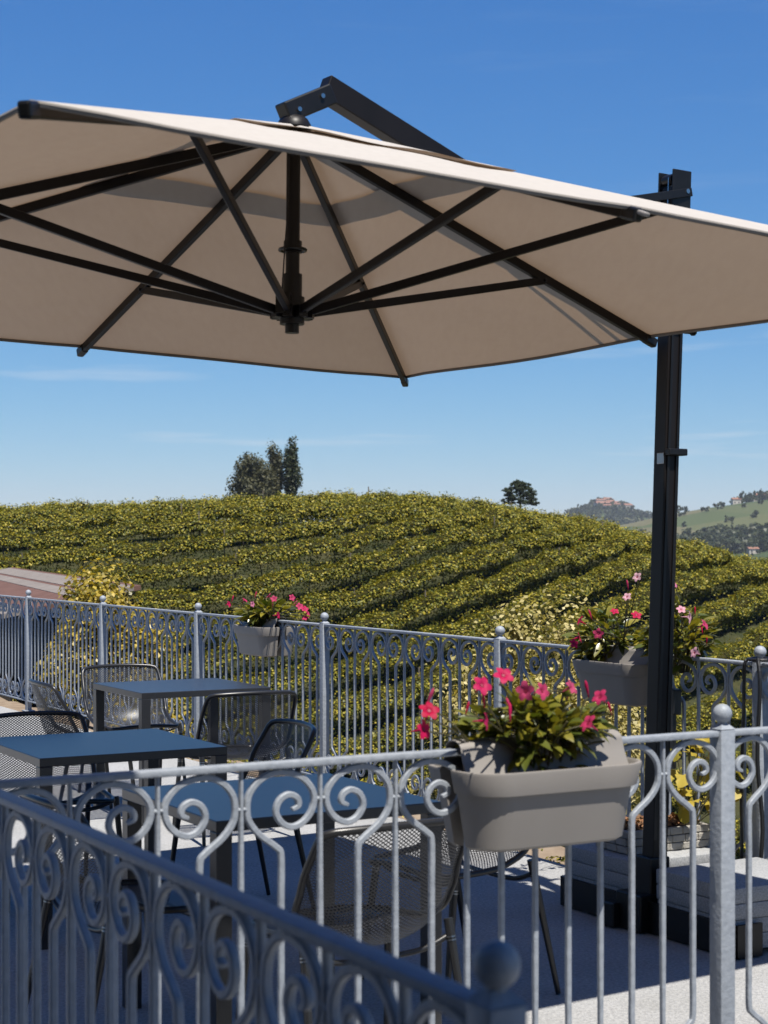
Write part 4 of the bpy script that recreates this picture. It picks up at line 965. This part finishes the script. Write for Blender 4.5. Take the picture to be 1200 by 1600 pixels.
# ------------------------------------------------------------------ stone trough with a yellowing vine on the base slabs
def trough():
    zt = .268
    root = empty('stone_trough', T(4.60, 5.80, zt), TH, 'small pale stone trough of fitted blocks on the parasol base', 'planter')
    rng = random.Random(8); L, Wd = .42, .22
    b = MB(); b.box((0, 0, .045), (L - .03, Wd - .03, .09)); b.build('core', M['trough'], root)
    for row in range(3):
        for side in range(4):
            n = 6 if side % 2 == 0 else 3; ln = (L if side % 2 == 0 else Wd)
            for i in range(n):
                x = -ln / 2 + ln * (i + .5 + (.25 if row % 2 else -.1) * .5) / n; w_ = ln / n * rng.uniform(.955, .99); d = .026 + rng.uniform(-.003, .004)
                p = {0: (x, -Wd / 2, 0), 1: (L / 2, x, 0), 2: (x, Wd / 2, 0), 3: (-L / 2, x, 0)}[side]
                q = MB(); dims = (w_, d, .030) if side % 2 == 0 else (d, w_, .030); q.box((p[0], p[1], .018 + row * .0325), dims, None, .004); q.build('block', M['trough'], root)
    s = MB(); s.box((0, 0, .093), (L - .04, Wd - .04, .012)); s.build('soil', M['soil'], root)
    rg = np.random.default_rng(3); n = 260; C = np.stack([rg.uniform(-.19, .19, n), rg.uniform(-.09, .09, n), .102 + rg.random(n) * .02], 1)
    V, F = leaf_quads(C, rg.normal(size=(n, 3)) + np.array([0, 0, 1.5]), .032, .022, rg, .1); d = link('dry_leaves', np_mesh('dry_leaves', V, F, M['dry']), root); d['kind'] = 'stuff'
    # lobed leaf
    lob = MB(); vs = [Vector((0, .05, 0))]; m = 15
    for i in range(m):
        a = -2.5 + 5.0 * i / (m - 1); r = .36 + .16 * math.cos(a * 2.5 * 1.0) + .10 * math.cos(a); vs.append(Vector((r * math.sin(a), .05 + .12 + r * math.cos(a) * 1.05, .08 * math.sin(i * 2.2) - .15 * r * r)))
    lob.add(vs, [(0, i, i + 1) for i in range(1, m)]); LB = lob.mesh('leaf', M['vineleaf'], 180)
    vroot = empty('vine_plant', T(4.72, 5.72, zt + .095), TH, 'young vine with large yellow leaves growing in the stone trough', 'plant')
    st = MB(); 
    for i in range(26):
        x, y, z = rng.uniform(-.16, .17), rng.uniform(-.14, .08), rng.uniform(.05, .40)
        s_ = rng.uniform(.075, .125)
        st.tube(catmull([(x * .15, y * .15, -.02), (x * .6, y * .6, z * .7), (x, y, z)], 4), .0022, 5)
        link('leaf', LB, vroot, (x, y, z), aim(Vector((rng.gauss(0, .6), -.8 + rng.gauss(0, .4), rng.gauss(-.5, .3))), rng.uniform(-.5, .5)), (s_, s_, s_))
    st.build('stems', M['stem'], vroot)
trough()

# ------------------------------------------------------------------ socket box and cable on the long railing
def socket_box():
    b = MB(); b.box((0, 0, 0), (.05, .07, .115), None, .005)
    o = b.build('socket_box', M['cable'], None, T(UB - .05, 6.02, .86), (0, 0, TH)); tag(o, 'small black socket box fixed to the long railing behind the parasol post', 'socket box')
    c = MB(); c.bar((0, 0, -.0575), (0, 0, -.30), .03, .02); c.build('conduit', M['cable'], o)
socket_box()
def cable():
    P = []
    for k in range(26):
        a = k * .9; P.append(Vector((.05 * math.cos(a), .05 * math.sin(a), RT + .012 + .012 * (k / 26))) if k < 9 else None)
    P = [p for p in P if p]
    P += [Vector((-.045, .04, RT + .005)), Vector((-.04, .055, RT - .08)), Vector((-.04, .06, RT - .25)), Vector((-.038, .075, RT - .5)), Vector((-.04, .07, RT - .78)), Vector((-.05, .06, .02))]
    b = MB(); b.tube(catmull(P, 4), .0075, 8)
    P2 = [Vector((-.04, -.03, RT + .02)), Vector((-.055, -.06, RT - .1)), Vector((-.06, -.05, RT - .4)), Vector((-.05, -.07, RT - .7)), Vector((-.07, -.05, .03))]
    b.tube(catmull(P2, 5), .009, 8)
    o = b.build('cable', M['cable'], None, T(UB, 5.5), (0, 0, TH)); tag(o, 'black cable wound round a post of the long railing', 'cable')
cable()

# ------------------------------------------------------------------ small weeds on the soil strip
def weeds():
    rng = np.random.default_rng(4); Cs = []; Ns = []
    for _ in range(150):
        v = rng.uniform(4, 14); u = rng.uniform(4.95, 5.7); p = T(u, v); z = float(gz(p.x, p.y)) + .05; k = rng.integers(6, 26)
        Cs.append(np.array([p.x, p.y, z]) + rng.normal(size=(k, 3)) * np.array([.03, .03, .012]) + np.array([0, 0, .015])); Ns.append(rng.normal(size=(k, 3)) + np.array([0, 0, .8]))
    C = np.concatenate(Cs); V, F = leaf_quads(C, np.concatenate(Ns), .035, .014, rng, .1)
    o = link('weeds', np_mesh('weeds', V, F, M['vine'])); tag(o, 'low weeds on the sandy strip along the terrace', 'weeds', kind='stuff')
weeds()

# ------------------------------------------------------------------ unseen roof and walls behind the camera, added to shade the near railing
def added_porch():
    Z = 3.25; u0, u1, v0, v1 = -4.0, 1.27, -3.0, 2.85
    root = empty('added_roof', T(-1.4, -.1), TH, 'added timber roof out of view that shades the near railing', 'added_porch')
    o = Vector((-1.4, -.1))
    n = 32
    for i in range(n):
        w_ = (v1 - v0) / n; b = MB(); b.box(((u0 + u1) / 2 - o.x, v0 + w_ * (i + .5) - o.y, Z), (u1 - u0, w_ - .004, .025)); b.build('board', M['boards'], root)
    for i in range(7):
        b = MB(); b.box((u0 + (u1 - u0) * (i + .03) / 6.06 - o.x, (v0 + v1) / 2 - o.y, Z + .09), (.08, v1 - v0 - .1, .15)); b.build('rafter', M['boards'], root)
    b = MB(); b.box(((u0 + u1) / 2 - o.x, (v0 + v1) / 2 - o.y, Z + .185), (u1 - u0 + .02, v1 - v0 + .02, .035)); b.build('covering', M['roofgrey'], root)
    for u, v in ((-1.7, 2.6),):
        b = MB(); b.box((u - o.x, v - o.y, (Z - .013) / 2), (.12, .12, Z - .03)); b.build('post', M['boards'], root)
    b = MB(); b.box((-1.2, -3.2, 2.4), (7.6, .3, 4.8)); b.box((-2.45, -.2, 2.4), (.3, 5.7, 4.8)); h = b.build('added_wall', M['beige'], None, T(-1.4, .1), (0, 0, TH)); tag(h, 'added cream wall out of view that blocks sky and bounces warm light', 'wall')  # walls added out of view: less sky on the railing, warm bounce
added_porch()

# ------------------------------------------------------------------ summer haze over the far hills
def haze():
    b = MB(); b.box((0, 2190, 40), (27000, 4500, 180))
    m = bpy.data.materials.new('haze_air'); m.use_nodes = True; t = m.node_tree; t.nodes.remove(t.nodes['Principled BSDF'])
    v = t.nodes.new('ShaderNodeVolumePrincipled'); v.inputs['Color'].default_value = (.85, .92, 1, 1); v.inputs['Density'].default_value = .00009; v.inputs['Anisotropy'].default_value = .2
    t.links.new(v.outputs['Volume'], t.nodes['Material Output'].inputs['Volume'])
    o = b.build('haze', m); tag(o, 'thin blue summer haze over the distant hills', 'haze', kind='stuff')
haze()
